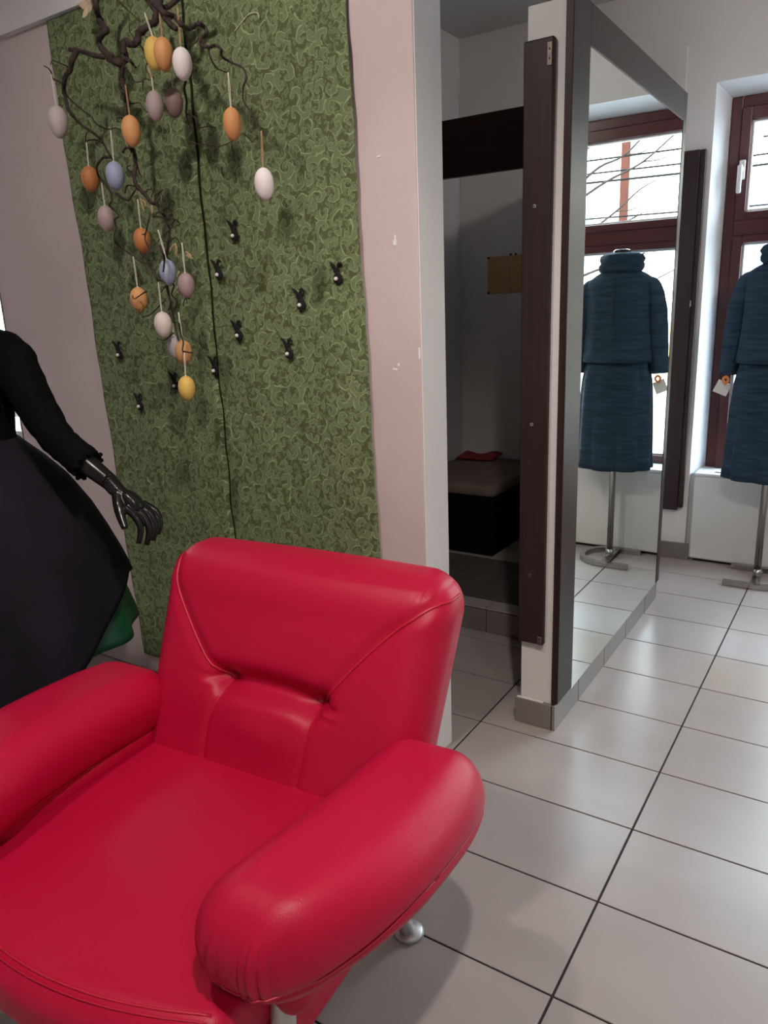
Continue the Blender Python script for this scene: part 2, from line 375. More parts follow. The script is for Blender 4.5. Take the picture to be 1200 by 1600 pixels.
def box_bm(boxes, bevel=0.0, seg=2):
    bm = bmesh.new()
    for (x0, x1, y0, y1, z0, z1) in boxes:
        vs = [bm.verts.new(p) for p in ((x0, y0, z0), (x1, y0, z0), (x1, y1, z0), (x0, y1, z0), (x0, y0, z1), (x1, y0, z1), (x1, y1, z1), (x0, y1, z1))]
        for f in ((0, 3, 2, 1), (4, 5, 6, 7), (0, 1, 5, 4), (1, 2, 6, 5), (2, 3, 7, 6), (3, 0, 4, 7)):
            bm.faces.new([vs[i] for i in f])
    if bevel:
        bmesh.ops.bevel(bm, geom=list(bm.edges), offset=bevel, segments=seg, affect='EDGES', profile=0.5)
    return bm
def box(name, b, m, parent=None, bevel=0.0, seg=2):
    """one box or several joined ones; the object's origin sits at the middle of its base"""
    bs = [b] if not isinstance(b[0], (tuple, list)) else b
    cx = (min(q[0] for q in bs) + max(q[1] for q in bs)) / 2; cy = (min(q[2] for q in bs) + max(q[3] for q in bs)) / 2; cz = min(q[4] for q in bs)
    o = bm_obj(name, box_bm([(q[0] - cx, q[1] - cx, q[2] - cy, q[3] - cy, q[4] - cz, q[5] - cz) for q in bs], bevel, seg), m, parent)
    o.location = (cx, cy, cz)
    return o
def empty(name, loc=(0, 0, 0), rz=0.0):
    o = bpy.data.objects.new(name, None); COL.objects.link(o)
    o.location = loc; o.rotation_euler = (0, 0, rz); o.empty_display_size = 0.1
    return o
def smooth_path(pts, n=5):
    """Catmull-Rom resample"""
    P = [np.array(p, float) for p in pts]
    if len(P) < 3: 
        return [P[0] + (P[-1] - P[0]) * t for t in np.linspace(0, 1, n + 1)]
    E = [2 * P[0] - P[1]] + P + [2 * P[-1] - P[-2]]
    out = []
    for i in range(1, len(E) - 2):
        p0, p1, p2, p3 = E[i - 1:i + 3]
        for k in range(n):
            t = k / n
            out.append(0.5 * ((2 * p1) + (-p0 + p2) * t + (2 * p0 - 5 * p1 + 4 * p2 - p3) * t * t + (-p0 + 3 * p1 - 3 * p2 + p3) * t ** 3))
    out.append(P[-1]); return out
def tube_geo(path, radii, sides=8, flat=1.0, cap=True, base=0):
    """verts, faces of a tube along path; radii number, pair (start, end) or one per point"""
    P = [np.array(p, float) for p in path]; n = len(P)
    if isinstance(radii, (int, float)): R = [radii] * n
    elif len(radii) == 2 and n != 2: R = [radii[0] + (radii[1] - radii[0]) * i / (n - 1) for i in range(n)]
    else: R = list(radii)
    V, Fc = [], []
    up = np.array((0, 0, 1.0)); nrm = None
    for i in range(n):
        t = P[min(i + 1, n - 1)] - P[max(i - 1, 0)]; L = np.linalg.norm(t); t = t / L if L > 1e-9 else np.array((0, 0, 1.0))
        if nrm is None:
            a = np.array((1.0, 0, 0)) if abs(t[0]) < 0.8 else np.array((0, 1.0, 0))
            nrm = np.cross(t, a)
        nrm = nrm - t * (nrm @ t); nrm = nrm / max(np.linalg.norm(nrm), 1e-9); bi = np.cross(t, nrm)
        for k in range(sides):
            an = 2 * math.pi * k / sides
            V.append(P[i] + R[i] * (math.cos(an) * nrm + flat * math.sin(an) * bi))
    for i in range(n - 1):
        for k in range(sides):
            a = i * sides + k; b = i * sides + (k + 1) % sides
            Fc.append((base + a, base + b, base + b + sides, base + a + sides))
    if cap:
        Fc.append(tuple(base + k for k in range(sides))[::-1]); Fc.append(tuple(base + (n - 1) * sides + k for k in range(sides)))
    return V, Fc
def tube(name, path, radii, m, parent=None, sides=8, flat=1.0, smooth=True, origin=None):
    V, Fc = tube_geo(path, radii, sides, flat)
    if origin is not None: V = [v - np.array(origin) for v in V]
    o = mesh_obj(name, V, Fc, m, parent, smooth)
    if origin is not None: o.location = origin
    return o
def rings(name, rows, m, parent=None, sides=40, fold=None, cap0=False, cap1=False, shell=0.0, smooth=True):
    """loft of elliptical rings rows=(cx,cy,z,hx,hy); fold(angle,row_t)->radius factor; shell gives cloth thickness"""
    V, Fc = [], []; n = len(rows)
    def put(off, V):
        for i, (cx, cy, z, hx, hy) in enumerate(rows):
            for k in range(sides):
                a = 2 * math.pi * k / sides; f = fold(a, i / (n - 1)) if fold else 1.0
                V.append((cx + (hx * f - off) * math.cos(a), cy + (hy * f - off) * math.sin(a), z))
    put(0, V)
    for i in range(n - 1):
        for k in range(sides):
            a = i * sides + k; b = i * sides + (k + 1) % sides
            Fc.append((a, b, b + sides, a + sides))
    if shell:
        put(shell, V); B = n * sides
        for i in range(n - 1):
            for k in range(sides):
                a = B + i * sides + k; b = B + i * sides + (k + 1) % sides
                Fc.append((a + sides, b + sides, b, a))
        for i in (0, n - 1):
            for k in range(sides):
                a = i * sides + k; b = i * sides + (k + 1) % sides
                Fc.append((a, a + B, b + B, b))
    else:
        if cap0: Fc.append(tuple(range(sides))[::-1])
        if cap1: Fc.append(tuple((n - 1) * sides + k for k in range(sides)))
    return mesh_obj(name, V, Fc, m, parent, smooth)
def cube_grid(n):
    """unit cube surface grid: verts in [-1,1]^3, quads"""
    idx, V, Fc = {}, [], []
    def vid(p):
        k = tuple(int(round(c * 10000)) for c in p)
        if k not in idx: idx[k] = len(V); V.append(p)
        return idx[k]
    ts = [math.sin((-1 + 2 * i / n) * math.pi / 2) * 0.35 + (-1 + 2 * i / n) * 0.65 for i in range(n + 1)]
    for ax in range(3):
        for s in (-1, 1):
            for i in range(n):
                for j in range(n):
                    q = []
                    for (a, b) in ((i, j), (i + 1, j), (i + 1, j + 1), (i, j + 1)):
                        p = [0, 0, 0]; p[ax] = s; p[(ax + 1) % 3] = ts[a]; p[(ax + 2) % 3] = ts[b]
                        q.append(vid(tuple(p)))
                    Fc.append(tuple(q if s > 0 else q[::-1]))
    return np.array(V, float), Fc
def cushion(dims, r, n=28):
    """rounded box grid and its outward normals"""
    V, Fc = cube_grid(n); d = np.array(dims, float)
    q = V * d; inner = np.clip(q, -(d - r), d - r); dv = q - inner
    L = np.linalg.norm(dv, axis=1, keepdims=True); nr = dv / np.maximum(L, 1e-9)
    return inner + nr * r, nr, Fc

# ================================================================== THE SETTING
ZC = 2.795
fl = tag(box('floor', (-3.7, 3.1, -3.1, 3.3, -0.10, -0.0022), M['grout']), kind='structure', label='grey floor of large rectangular porcelain tiles')
tile_me = None
for i in range(-6, 5):
    for j in range(-10, 10):
        x0, y0 = 0.6 * i, 0.3 * j
        if tile_me is None:
            t0 = bm_obj('tile', box_bm([(0.0030, 0.5970, 0.0026, 0.2974, -0.009, 0.0)], 0.0008, 1), M['tile'])
            tile_me = t0.data
        else:
            t0 = bpy.data.objects.new('tile', tile_me); COL.objects.link(t0)
        t0.parent = fl; t0.location = (x0 - fl.location.x, y0 - fl.location.y, -fl.location.z)

tag(box('ceiling', (-3.7, 3.1, -3.1, 3.3, ZC, ZC + 0.1), M['ceiling']), kind='structure')
# lowered ceiling strip over the cloth-covered wall
tag(box('trim_1', (-3.6, -0.64, 0.575, 0.60, 2.357, ZC), M['ceiling']), kind='structure', label='white lowered ceiling strip above the green cloth')
# window wall with the opening, splayed reveal
WX0, WX1, WZ0, WZ1 = -0.365, 1.45, 0.475, 2.352
FX0, FX1, FZ1 = -0.318, 1.40, 2.306
tag(box('wall_front', [(-1.80, WX0, 2.955, 3.25, 0, ZC), (WX1, 2.30, 2.955, 3.25, 0, ZC), (2.85, 3.0, 2.955, 3.25, 0, ZC), (2.30, 2.85, 2.955, 3.25, WZ1, ZC), (2.30, 2.85, 2.955, 3.25, 0, WZ0), (WX0, WX1, 2.955, 3.25, WZ1, ZC), (WX0, WX1, 2.99, 3.25, 0, WZ0)], M['wall_white']), kind='structure')
def wedge(name, pts, m):
    # pts: 4 points at y=front and 4 at y=back
    return mesh_obj(name, pts, [(0, 1, 2, 3), (4, 7, 6, 5), (0, 4, 5, 1), (1, 5, 6, 2), (2, 6, 7, 3), (3, 7, 4, 0)], m)
tag(wedge('trim_2', [(WX0, 2.955, WZ0), (WX0 + 0.0005, 2.955, WZ0), (WX0 + 0.0005, 2.955, WZ1), (WX0, 2.955, WZ1), (WX0, 3.13, WZ0), (FX0, 3.13, WZ0), (FX0, 3.13, WZ1), (WX0, 3.13, WZ1)], M['reveal']), kind='structure', label='white splayed side of the window recess')
tag(wedge('trim_3', [(WX0, 2.955, WZ1 - 0.0005), (WX1, 2.955, WZ1 - 0.0005), (WX1, 2.955, WZ1), (WX0, 2.955, WZ1), (WX0, 3.13, FZ1), (WX1, 3.13, FZ1), (WX1, 3.13, WZ1), (WX0, 3.13, WZ1)], M['reveal']), kind='structure', label='white splayed head of the window recess')
# window: mahogany frame, two lights above each other with a transom
win = tag(empty('window_1', (FX0, 3.13, WZ0)), kind='structure')
def wbox(name, b, m, bevel=0.004):
    o = box(name, b, m, win, bevel); o.location = Vector(o.location) - Vector(win.location); return o
GL, GR, GT, GB = -0.222, 1.305, 2.197, 0.535
wbox('frame_stile', (FX0, -0.268, 3.115, 3.19, 0.49, FZ1), M['mahogany'])
wbox('frame_stile', (1.35, FX1, 3.115, 3.19, 0.49, FZ1), M['mahogany'])
wbox('frame_head', (-0.268, 1.35, 3.115, 3.19, 2.255, FZ1), M['mahogany_h'])
wbox('transom', (-0.268, 1.35, 3.105, 3.19, 1.672, 1.745), M['mahogany_h'])
wbox('sash_stile', (-0.268, GL, 3.10, 3.17, 1.745, 2.255), M['mahogany'])
wbox('sash_stile', (GR, 1.35, 3.10, 3.17, 1.745, 2.255), M['mahogany'])
wbox('sash_rail', (GL, GR, 3.10, 3.17, GT, 2.255), M['mahogany_h'])
wbox('sash_rail', (GL, GR, 3.10, 3.17, 1.745, 1.783), M['mahogany_h'])
wbox('sash_stile', (-0.268, GL, 3.10, 3.17, 0.49, 1.672), M['mahogany'])
wbox('sash_stile', (GR, 1.35, 3.10, 3.17, 0.49, 1.672), M['mahogany'])
wbox('sash_rail', (GL, GR, 3.10, 3.17, 1.637, 1.672), M['mahogany_h'])
wbox('sash_rail', (GL, GR, 3.10, 3.17, 0.49, GB), M['mahogany_h'])
for (z0, z1) in ((1.783, GT), (GB, 1.637)):
    g = wbox('glazing_bead', [(GL, GL + 0.011, 3.118, 3.145, z0, z1), (GR - 0.011, GR, 3.118, 3.145, z0, z1), (GL + 0.011, GR - 0.011, 3.118, 3.145, z1 - 0.011, z1), (GL + 0.011, GR - 0.011, 3.118, 3.145, z0, z0 + 0.011)], M['gasket'], 0.002)
    wbox('pane', (GL + 0.001, GR - 0.001, 3.150, 3.153, z0 + 0.001, z1 - 0.001), M['glass'], 0)
hp = wbox('window_handle', [(-0.262, -0.234, 3.088, 3.10, 1.93, 2.02)], M['handle_white'], 0.005)
hg = box('lever', (-0.263, -0.241, 3.048, 3.066, 1.865, 1.995), M['handle_white'], hp, 0.007)
hg.location = Vector(hg.location) - Vector(win.location) - Vector(hp.location)
hn = box('lever_neck', (-0.256, -0.240, 3.060, 3.09, 1.968, 1.988), M['handle_white'], hp, 0.004)
hn.location = Vector(hn.location) - Vector(win.location) - Vector(hp.location)

# white sill board and panel below the window
tag(box('window_sill', (-0.338, 1.44, 2.935, 3.12, 0.474, 0.491), M['sill'], None, 0.006, 3), 'white glossy window sill board with rounded corner behind the teal suit', 'window sill')
tag(mesh_obj('cable_hole', [(0.016 * math.cos(a), 0.02 * math.sin(a), 0.0) for a in np.linspace(0, math.pi, 9)] + [(0.016 * math.cos(a), 0.02 * math.sin(a), 0.0015) for a in np.linspace(0, math.pi, 9)],
    [tuple(range(9))[::-1], tuple(range(9, 18))] + [(i, (i + 1) % 9, 9 + (i + 1) % 9, 9 + i) for i in range(9)], M['black_plastic'], None, False, (-0.232, 2.975, 0.491)), 'small dark half-round vent on the window sill left end', 'vent')
rc = tag(empty('radiator_cover', (0.4, 2.955, 0.0)), 'white plain panel closing the space under the window sill', 'panel')
def child_box(par, name, b, m, bevel=0.0, seg=2):
    o = box(name, b, m, par, bevel, seg); o.location = Vector(o.location) - Vector(par.location); return o
child_box(rc, 'front_panel', (-0.340, 1.44, 2.938, 2.985, 0.016, 0.474), M['white_gloss'], 0.012, 4)
child_box(rc, 'shadow_gap_strip', (-0.32, 1.42, 2.962, 2.985, 0.0, 0.016), M['black_plastic'])  # black strip standing in for the shadow gap at the floor

# partition between the fitting room and the shop, its end facing the camera
tag(box('wall_partition', (-0.485, -0.372, 0.975, 2.30, 0.0, 2.167), M['wall_white'], None, 0.004), kind='structure', label='white partition wall carrying the tall mirror')
bb = tag(empty('baseboard_partition', (-0.43, 0.975, 0)), kind='structure')
def btile(x0, x1, y0, y1, h=0.092, par=bb):
    child_box(par, 'tile', (x0, x1, y0, y1, 0.0005, h), M['base_tile'], 0.0015, 1)
btile(-0.500, -0.3655, 0.960, 0.974)
for y0, y1 in ((0.976, 1.198), (1.202, 1.498), (1.502, 1.798), (1.802, 2.098), (2.102, 2.30)):
    btile(-0.3715, -0.3570, y0 if y0 > 0.98 else 0.960, y1)
    btile(-0.500, -0.4855, y0, y1)
btile(-0.500, -0.3570, 2.301, 2.313)
tag(child_box(bb, 'grout_bead', (-0.494, -0.40, 0.962, 0.974, 0.092, 0.0945), M['wall_white'], 0.001, 1))
bf = tag(empty('baseboard_front', (-0.45, 2.955, 0)), kind='structure')
for x0, x1 in ((-1.70, -1.352), (-1.348, -1.002), (-0.998, -0.652), (-0.648, -0.345)):
    child_box(bf, 'tile', (x0, x1, 2.942, 2.9545, 0.0005, 0.092), M['base_tile'], 0.0015, 1)

# cloth-covered wall and its end face
tag(box('wall_left', (-2.57, -0.629, 0.60, 0.741, 0, ZC), M['wall_pink'], None, 0.003), kind='structure', label='pinkish white wall behind the red armchair')
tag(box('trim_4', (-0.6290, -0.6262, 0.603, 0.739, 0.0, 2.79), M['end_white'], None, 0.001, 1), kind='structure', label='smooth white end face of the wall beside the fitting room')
tag(box('wall_left_above', (-3.6, -2.57, 0.60, 0.741, 2.15, ZC), M['wall_pink']), kind='structure')
tag(box('wall_left_below', (-3.6, -2.57, 0.60, 0.741, 0, 0.45), M['wall_pink']), kind='structure')
# small chips in the paint of that wall
for k, (x, z, w, h) in enumerate(((-0.700, 1.552, 0.010, 0.016), (-0.6985, 1.566, 0.005, 0.014), (-0.712, 1.223, 0.014, 0.006), (-0.7, 1.235, 0.006, 0.008), (-0.741, 1.775, 0.012, 0.004), (-0.632, 1.255, 0.006, 0.03))):
    tag(box('paint_chip', (x - w / 2, x + w / 2, 0.5985, 0.6005, z, z + h), M['paint_chip'], None, 0.0006, 1), kind='structure')

# fitting room behind
tag(box('wall_fitting_side', (-1.85, -1.71, 1.50, 2.955, 0, ZC), M['wall_cool']), kind='structure')
tag(box('wall_fitting_back', (-1.71, -0.50, 2.940, 2.9545, 0.0, 2.525), M['wall_white'], None, 0.003), kind='structure', label='off-white back wall of the fitting room')
tag(box('wall_fitting_corner', (-0.605, -0.568, 2.25, 2.94, 0, 2.167), M['wall_cool']), kind='structure')
tag(box('wall_fitting_corner_return', (-0.605, -0.486, 2.25, 2.30, 0, 2.167), M['wall_cool']), kind='structure')
tag(box('wall_passage', (-1.85, -1.71, 0.741, 1.50, 0, ZC), M['wall_cool']), kind='structure')
tag(box('trim_5', (-1.71, -0.486, 1.54, 1.575, 1.862, 2.062), M['wenge_h'], None, 0.003), kind='structure', label='dark brown header board across the fitting room entrance')
pf = tag(box('floor_platform', (-1.71, -0.50, 1.585, 2.940, 0.0, 0.108), M['grout']), kind='structure', label='raised tiled floor of the fitting room')
for i in range(3):
    for j in range(5):
        x0, y0 = -1.71 + 0.405 * i, 1.573 + 0.275 * j
        o = child_box(pf, 'tile', (x0 + 0.0016, x0 + 0.4034, y0, y0 + 0.2734, 0.1085, 0.116), M['tile'], 0.001, 1)
for i in range(3):
    x0 = -1.71 + 0.405 * i
    child_box(pf, 'riser_tile', (x0 + 0.0016, x0 + 0.4034, 1.575, 1.5845, 0.001, 0.104), M['base_tile'], 0.0015, 1)

# rest of the shop shell (behind and beside the camera)
tag(box('wall_right', (3.0, 3.1, -3.0, 3.25, 0, ZC), M['wall_white']), kind='structure')
def plain_window(name, b, ax, t=0.06):
    # mahogany framed window with one pane, out of the picture, added to bring in daylight from the right
    x0, x1, y0, y1, z0, z1 = b
    w_ = tag(empty(name, ((x0 + x1) / 2, (y0 + y1) / 2, z0)), kind='structure')
    if ax == 'x':
        child_box(w_, 'frame_stile', (x0, x0 + t, y0, y1, z0, z1), M['mahogany']); child_box(w_, 'frame_stile', (x1 - t, x1, y0, y1, z0, z1), M['mahogany'])
        child_box(w_, 'frame_rail', (x0 + t, x1 - t, y0, y1, z0, z0 + t), M['mahogany_h']); child_box(w_, 'frame_rail', (x0 + t, x1 - t, y0, y1, z1 - t, z1), M['mahogany_h'])
        child_box(w_, 'pane', (x0 + t, x1 - t, (y0 + y1) / 2, (y0 + y1) / 2 + 0.003, z0 + t, z1 - t), M['glass'])
plain_window('added_window', (2.30, 2.85, 3.12, 3.18, WZ0, WZ1), 'x')
tag(box('wall_rear', (-3.6, 3.0, -3.1, -3.0, 0, ZC), M['wall_white']), kind='structure')
tag(box('wall_far_left', (-3.7, -3.6, -3.1, 0.741, 0, ZC), M['wall_pink']), kind='structure')

# glazed opening at the far left behind the mannequin
w2 = tag(empty('window_2', (-3.08, 0.67, 0.45)), kind='structure')
child_box(w2, 'frame_stile', (-2.580, -2.571, 0.598, 0.64, 0.45, 2.15), M['steel'], 0.003)
child_box(w2, 'frame_stile', (-2.590, -2.5805, 0.604, 0.64, 0.45, 2.15), M['black_plastic'], 0.003)
child_box(w2, 'frame_stile', (-3.6, -3.56, 0.60, 0.64, 0.45, 2.15), M['steel'], 0.003)
child_box(w2, 'frame_rail', (-3.56, -2.590, 0.60, 0.64, 2.11, 2.15), M['steel'], 0.003)
child_box(w2, 'frame_rail', (-3.56, -2.590, 0.60, 0.64, 0.45, 0.49), M['steel'], 0.003)
child_box(w2, 'pane', (-3.56, -2.590, 0.625, 0.629, 0.49, 2.11), M['glass'])
child_box(w2, 'ledge', (-3.60, -2.60, 0.66, 0.95, 0.905, 0.935), M['sill'], 0.003)

# ------------------------------------------------------------------ outside the shop window
tag(box('street', (-16, 20, -8, 22, -0.35, -0.25), M['street']), kind='structure', label='paved street outside the shop window')
fa = tag(empty('house_across', (0, 14.0, -0.25)), 'pale plastered house across the street seen through the window', 'building')
child_box(fa, 'wall', (-10, 10, 14.0, 14.6, -0.25, 5.6), M['facade'])
child_box(fa, 'band', (-10, 10, 13.93, 14.0, 4.3, 5.2), M['facade_yellow'])
child_box(fa, 'band', (-10, 10, 13.95, 14.0, 0.0, 0.9), M['facade_yellow'])
for x in (-7.2, -4.6, -2.0, 0.6, 3.8, 6.4):
    wf = child_box(fa, 'window', (x, x + 1.2, 13.95, 14.0, 1.3, 3.0), M['gasket'], 0.01)
    for q in (0, 1):
        p_ = box('pane', (x + 0.08 + 0.55 * q, x + 0.57 + 0.55 * q, 13.935, 13.952, 1.38, 2.92), M['outdoor_glass'], wf)
        p_.location = Vector(p_.location) - Vector(fa.location) - Vector(wf.location)
child_box(fa, 'downpipe', (3.16, 3.30, 13.82, 13.95, -0.2, 5.5), M['outdoor_brown'], 0.02)
for k, (z0, z1, y, r) in enumerate(((3.05, 3.0, 8.0, 0.010), (2.86, 2.93, 8.2, 0.010), (2.70, 2.78, 7.8, 0.012), (2.38, 2.45, 8.4, 0.010), (3.25, 3.2, 8.1, 0.010))):
    lab = ('topmost', 'second highest', 'middle', 'lowest', 'thin upper')[(1, 2, 3, 4, 0)[k] if k < 4 else 0]
    pts = [(x, y, z0 + (z1 - z0) * (x + 6) / 12 - 0.10 * (1 - (x / 6) ** 2)) for x in np.linspace(-6, 6, 13)]
    tag(tube('overhead_wire', pts, r, M['wire'], None, 5), ('second highest overhead wire in front of the pale house', 'middle overhead wire in front of the pale house', 'fourth overhead wire from the top outside the window', 'lowest overhead wire in front of the pale house', 'highest overhead wire in front of the pale house')[k], 'wire', 'overhead wires across the street')
# bare street tree whose twigs show in the right-hand panes
tr = tag(empty('street_tree', (1.9, 7.4, -0.25)), 'bare leafless tree in the street seen through the panes', 'tree')
def tr_b(name, pts, r):
    q = smooth_path([(p[0] - 1.0, p[1] - 6.4, p[2] + 0.25) for p in pts], 4)
    V, Fc = tube_geo(q, r, 6); return mesh_obj(name, V, Fc, M['outdoor_bark'], tr, True)
tr_b('trunk', [(1.0, 6.4, -0.25), (1.05, 6.4, 1.0), (0.98, 6.45, 2.2), (1.1, 6.4, 3.6)], (0.07, 0.03))
rt = random.Random(3)
for k in range(16):
    z = 0.7 + 0.17 * k; s = -1 if k % 3 else 1
    p0 = np.array((1.02, 6.4, z)); L = rt.uniform(0.8, 1.5)
    pts = [tuple(p0 + np.array((s * L * t, rt.uniform(-0.12, 0.12) * t, 0.55 * L * t + rt.uniform(-0.06, 0.06)))) for t in (0, 0.25, 0.5, 0.75, 1)]
    tr_b('bough', pts, (0.016, 0.004))
    q = pts[2]
    tr_b('twig', [q, (q[0] + s * 0.2, q[1] + 0.05, q[2] + 0.02), (q[0] + s * 0.42, q[1] + 0.02, q[2] + 0.16)], (0.007, 0.003))

# neighbouring pale wall and dark striped grille seen through the far-left glazing
nb = tag(empty('neighbour_wall', (-5.0, 4.6, -0.2)), 'pale neighbouring wall with dark striped grille behind the far left glazing', 'building')
child_box(nb, 'wall', (-11.5, -2.2, 4.6, 4.7, -0.2, 2.3), M['reveal'])
child_box(nb, 'coping', (-11.5, -2.2, 4.55, 4.75, 2.3, 2.38), M['sill'], 0.01)
for k in range(4):
    child_box(nb, 'grille_bar', (-11.0, -2.4, 4.50, 4.58, -0.75 + 0.30 * k + 0.6, -0.60 + 0.30 * k + 0.6), M['black_plastic'], 0.004)

# ================================================================== MIRROR, BOARDS
mr = tag(empty('wall_mirror', (-0.36, 1.64, 0.09)), 'tall mirror in a dark brown frame on the partition wall', 'mirror')
child_box(mr, 'frame_stile', (-0.3715, -0.349, 0.962, 1.102, 0.100, 2.182), M['wenge'], 0.002)
child_box(mr, 'frame_stile', (-0.3715, -0.349, 2.262, 2.312, 0.094, 2.182), M['wenge'], 0.002)
child_box(mr, 'frame_rail', (-0.3715, -0.349, 1.102, 2.262, 2.074, 2.182), M['wenge'], 0.002)
child_box(mr, 'mirror_glass', (-0.3715, -0.351, 1.1025, 2.2615, 0.0935, 2.0735), M['mirror'])

pb = tag(empty('door_jamb_board', (-0.44, 0.972, 0.307)), 'dark brown upright board with screws on the white partition end', 'board')
child_box(pb, 'board', (-0.486, -0.400, 0.951, 0.974, 0.307, 2.076), M['wenge'], 0.004)
def screw(par, x, y, z, r=0.0065):
    V, Fc = tube_geo([(x, y, z), (x, y - 0.003, z)], (r, r * 0.8), 12)
    o = mesh_obj('screw', [v - np.array(par.location) for v in V], Fc, M['chrome'], par)
    V, Fc = tube_geo([(x, y - 0.003, z), (x, y - 0.0045, z)], (r * 0.35, r * 0.3), 8)
    s_ = mesh_obj('slot', [v - np.array(par.location) for v in V], Fc, M['black_plastic'], o)
for z in (1.655, 1.033, 0.545): screw(pb, -0.447, 0.951, z)
for z0, z1 in ((2.005, 2.062), (0.307, 0.337)):
    hp_ = child_box(pb, 'hinge_plate', (-0.4175, -0.4035, 0.9485, 0.952, z0, z1), M['hinge'], 0.001, 1)
    for zz in ((z0 * 0.7 + z1 * 0.3), (z0 * 0.3 + z1 * 0.7)):
        V, Fc = tube_geo([(-0.4105, 0.9487, zz), (-0.4105, 0.947, zz)], (0.003, 0.0025), 8)
        mesh_obj('screw', [v - np.array(pb.location) - np.array(hp_.location) for v in V], Fc, M['wenge'], hp_)
wbd = tag(empty('wall_board', (-0.45, 2.94, 0.288)), 'dark brown upright board on the white wall left of the window', 'board')
child_box(wbd, 'board', (-0.56, -0.412, 2.918, 2.954, 0.280, 2.066), M['wenge'], 0.003)
child_box(wbd, 'edge_strip', (-0.411, -0.386, 2.928, 2.954, 0.295, 2.066), M['wenge'], 0.003)
child_box(wbd, 'catch', (-0.4125, -0.409, 2.912, 2.930, 1.34, 1.37), M['silver_paint'], 0.001, 1)

# ================================================================== FITTING ROOM CONTENTS
be = tag(empty('bench_box', (-1.42, 2.56, 0.116)), 'black box bench with beige cushion in the dim fitting room', 'bench')
child_box(be, 'body', (-1.70, -1.165, 2.215, 2.935, 0.116, 0.425), M['bench_black'], 0.006)
V_, N_, F_ = cushion((0.275, 0.365, 0.033), 0.028, 14)
mesh_obj('cushion', V_ + np.array((0, 0.01, 0.345)) + np.array((-0.008, 0, 0)), F_, M['beige'], be, True)
rcv = []; nx, ny = 14, 10
for iz in (0, 1):
    for i in range(nx + 1):
        for j in range(ny + 1):
            u, v = i / nx, j / ny
            rcv.append((-0.15 + 0.22 * u, -0.06 + 0.15 * v + 0.03 * u, 0.004 + 0.009 * iz + 0.022 * (0.5 + 0.5 * math.sin(7 * u + 2 * v)) * (0.3 + 0.7 * v) + 0.02 * u * (1 - u)))
rcf = []
W_ = ny + 1; S_ = (nx + 1) * W_
for i in range(nx):
    for j in range(ny):
        a = i * W_ + j
        rcf.append((a, a + 1, a + W_ + 1, a + W_)); rcf.append((S_ + a, S_ + a + W_, S_ + a + W_ + 1, S_ + a + 1))
for i in range(nx):
    for j in (0, ny):
        a = i * W_ + j; rcf.append((a, a + W_, S_ + a + W_, S_ + a))
for j in range(ny):
    for i in (0, nx):
        a = i * W_ + j; rcf.append((a, a + 1, S_ + a + 1, S_ + a))
tag(mesh_obj('folded_cloth', rcv, rcf, M['red_cloth'], None, True, (-1.50, 2.80, 0.4945)), 'crumpled red cloth lying at the back of the bench cushion', 'cloth')
tag(box('floor_mat', (-1.45, -0.72, 1.66, 2.16, 0.1162, 0.126), M['mat'], None, 0.004), 'charcoal ribbed mat on the raised fitting room floor', 'mat')
nt_ = tag(empty('notice', (-1.43, 2.939, 1.445)), 'yellowed printed notice pinned to the fitting room wall', 'notice')
for k, (x0, x1) in enumerate(((-1.532, -1.392), (-1.388, -1.25))):
    o = child_box(nt_, 'sheet', (x0, x1, 2.9375, 2.9395, 1.447, 1.650), M['notice'])
for x, z in ((-1.528, 1.645), (-1.528, 1.452), (-1.39, 1.655), (-1.36, 1.655)):
    V, Fc = tube_geo([(x, 2.9378, z), (x, 2.930, z)], (0.006, 0.005), 8)
    mesh_obj('pin', [v - np.array(nt_.location) for v in V], Fc, M['black_plastic'], nt_)

# ================================================================== RED ARMCHAIR
CH = tag(empty('armchair', (-0.620, -0.398, 0.0), math.radians(4)), 'red leatherette armchair with padded arms and silver legs', 'armchair')
LEAN = 0.45
BL = [(-0.352, 0.812), (-0.325, 0.75), (-0.245, 0.665), (-0.128, 0.562)]
BR = [(0.372, 0.795), (0.350, 0.787), (0.322, 0.767), (0.285, 0.737), (0.214, 0.662), (0.130, 0.556)]
LL = [(-0.128, 0.562), (-0.150, 0.48), (-0.152, 0.40)]
LR = [(0.130, 0.556), (0.132, 0.48), (0.124, 0.395)]
PM = [(-0.128, 0.562), (-0.06, 0.566), (0.05, 0.566), (0.130, 0.556)]
def dseg(X, Z, poly):
    d = np.full(X.shape, 9.0)
    for (x0, z0), (x1, z1) in zip(poly[:-1], poly[1:]):
        vx, vz = x1 - x0, z1 - z0; t = np.clip(((X - x0) * vx + (Z - z0) * vz) / (vx * vx + vz * vz), 0, 1)
        d = np.minimum(d, np.hypot(X - x0 - t * vx, Z - z0 - t * vz))
    return d
V, NR, Fc = cushion((0.392, 0.098, 0.262), 0.088, 130)
X = V[:, 0]; Z = V[:, 2] + 0.575
front = np.clip(-NR[:, 1] * 1.3, 0, 1)
sm = lambda pl_: [tuple(p) for p in smooth_path([(a, b, 0) for a, b in pl_], 6)]
pl2 = lambda pl_: [(p[0], p[1]) for p in sm(pl_)]
dp = np.zeros(len(V))
puff = 0.020 * (1 - (X / 0.392) ** 2) * np.clip(1 - ((Z - 0.60) / 0.27) ** 2, 0, 1)
dp += puff
for pl_, dep, w in ((BL, 0.009, 0.017), (BR, 0.009, 0.017), (LL, 0.005, 0.008), (LR, 0.005, 0.008)):
    d = dseg(X, Z, pl2(pl_)); dp -= dep * np.exp(-(d / w) ** 2)
d = dseg(X, Z, pl2(PM)); below = (Z < 0.564)
dp -= 0.046 * np.exp(-(d / np.where(below, 0.014, 0.040)) ** 2)
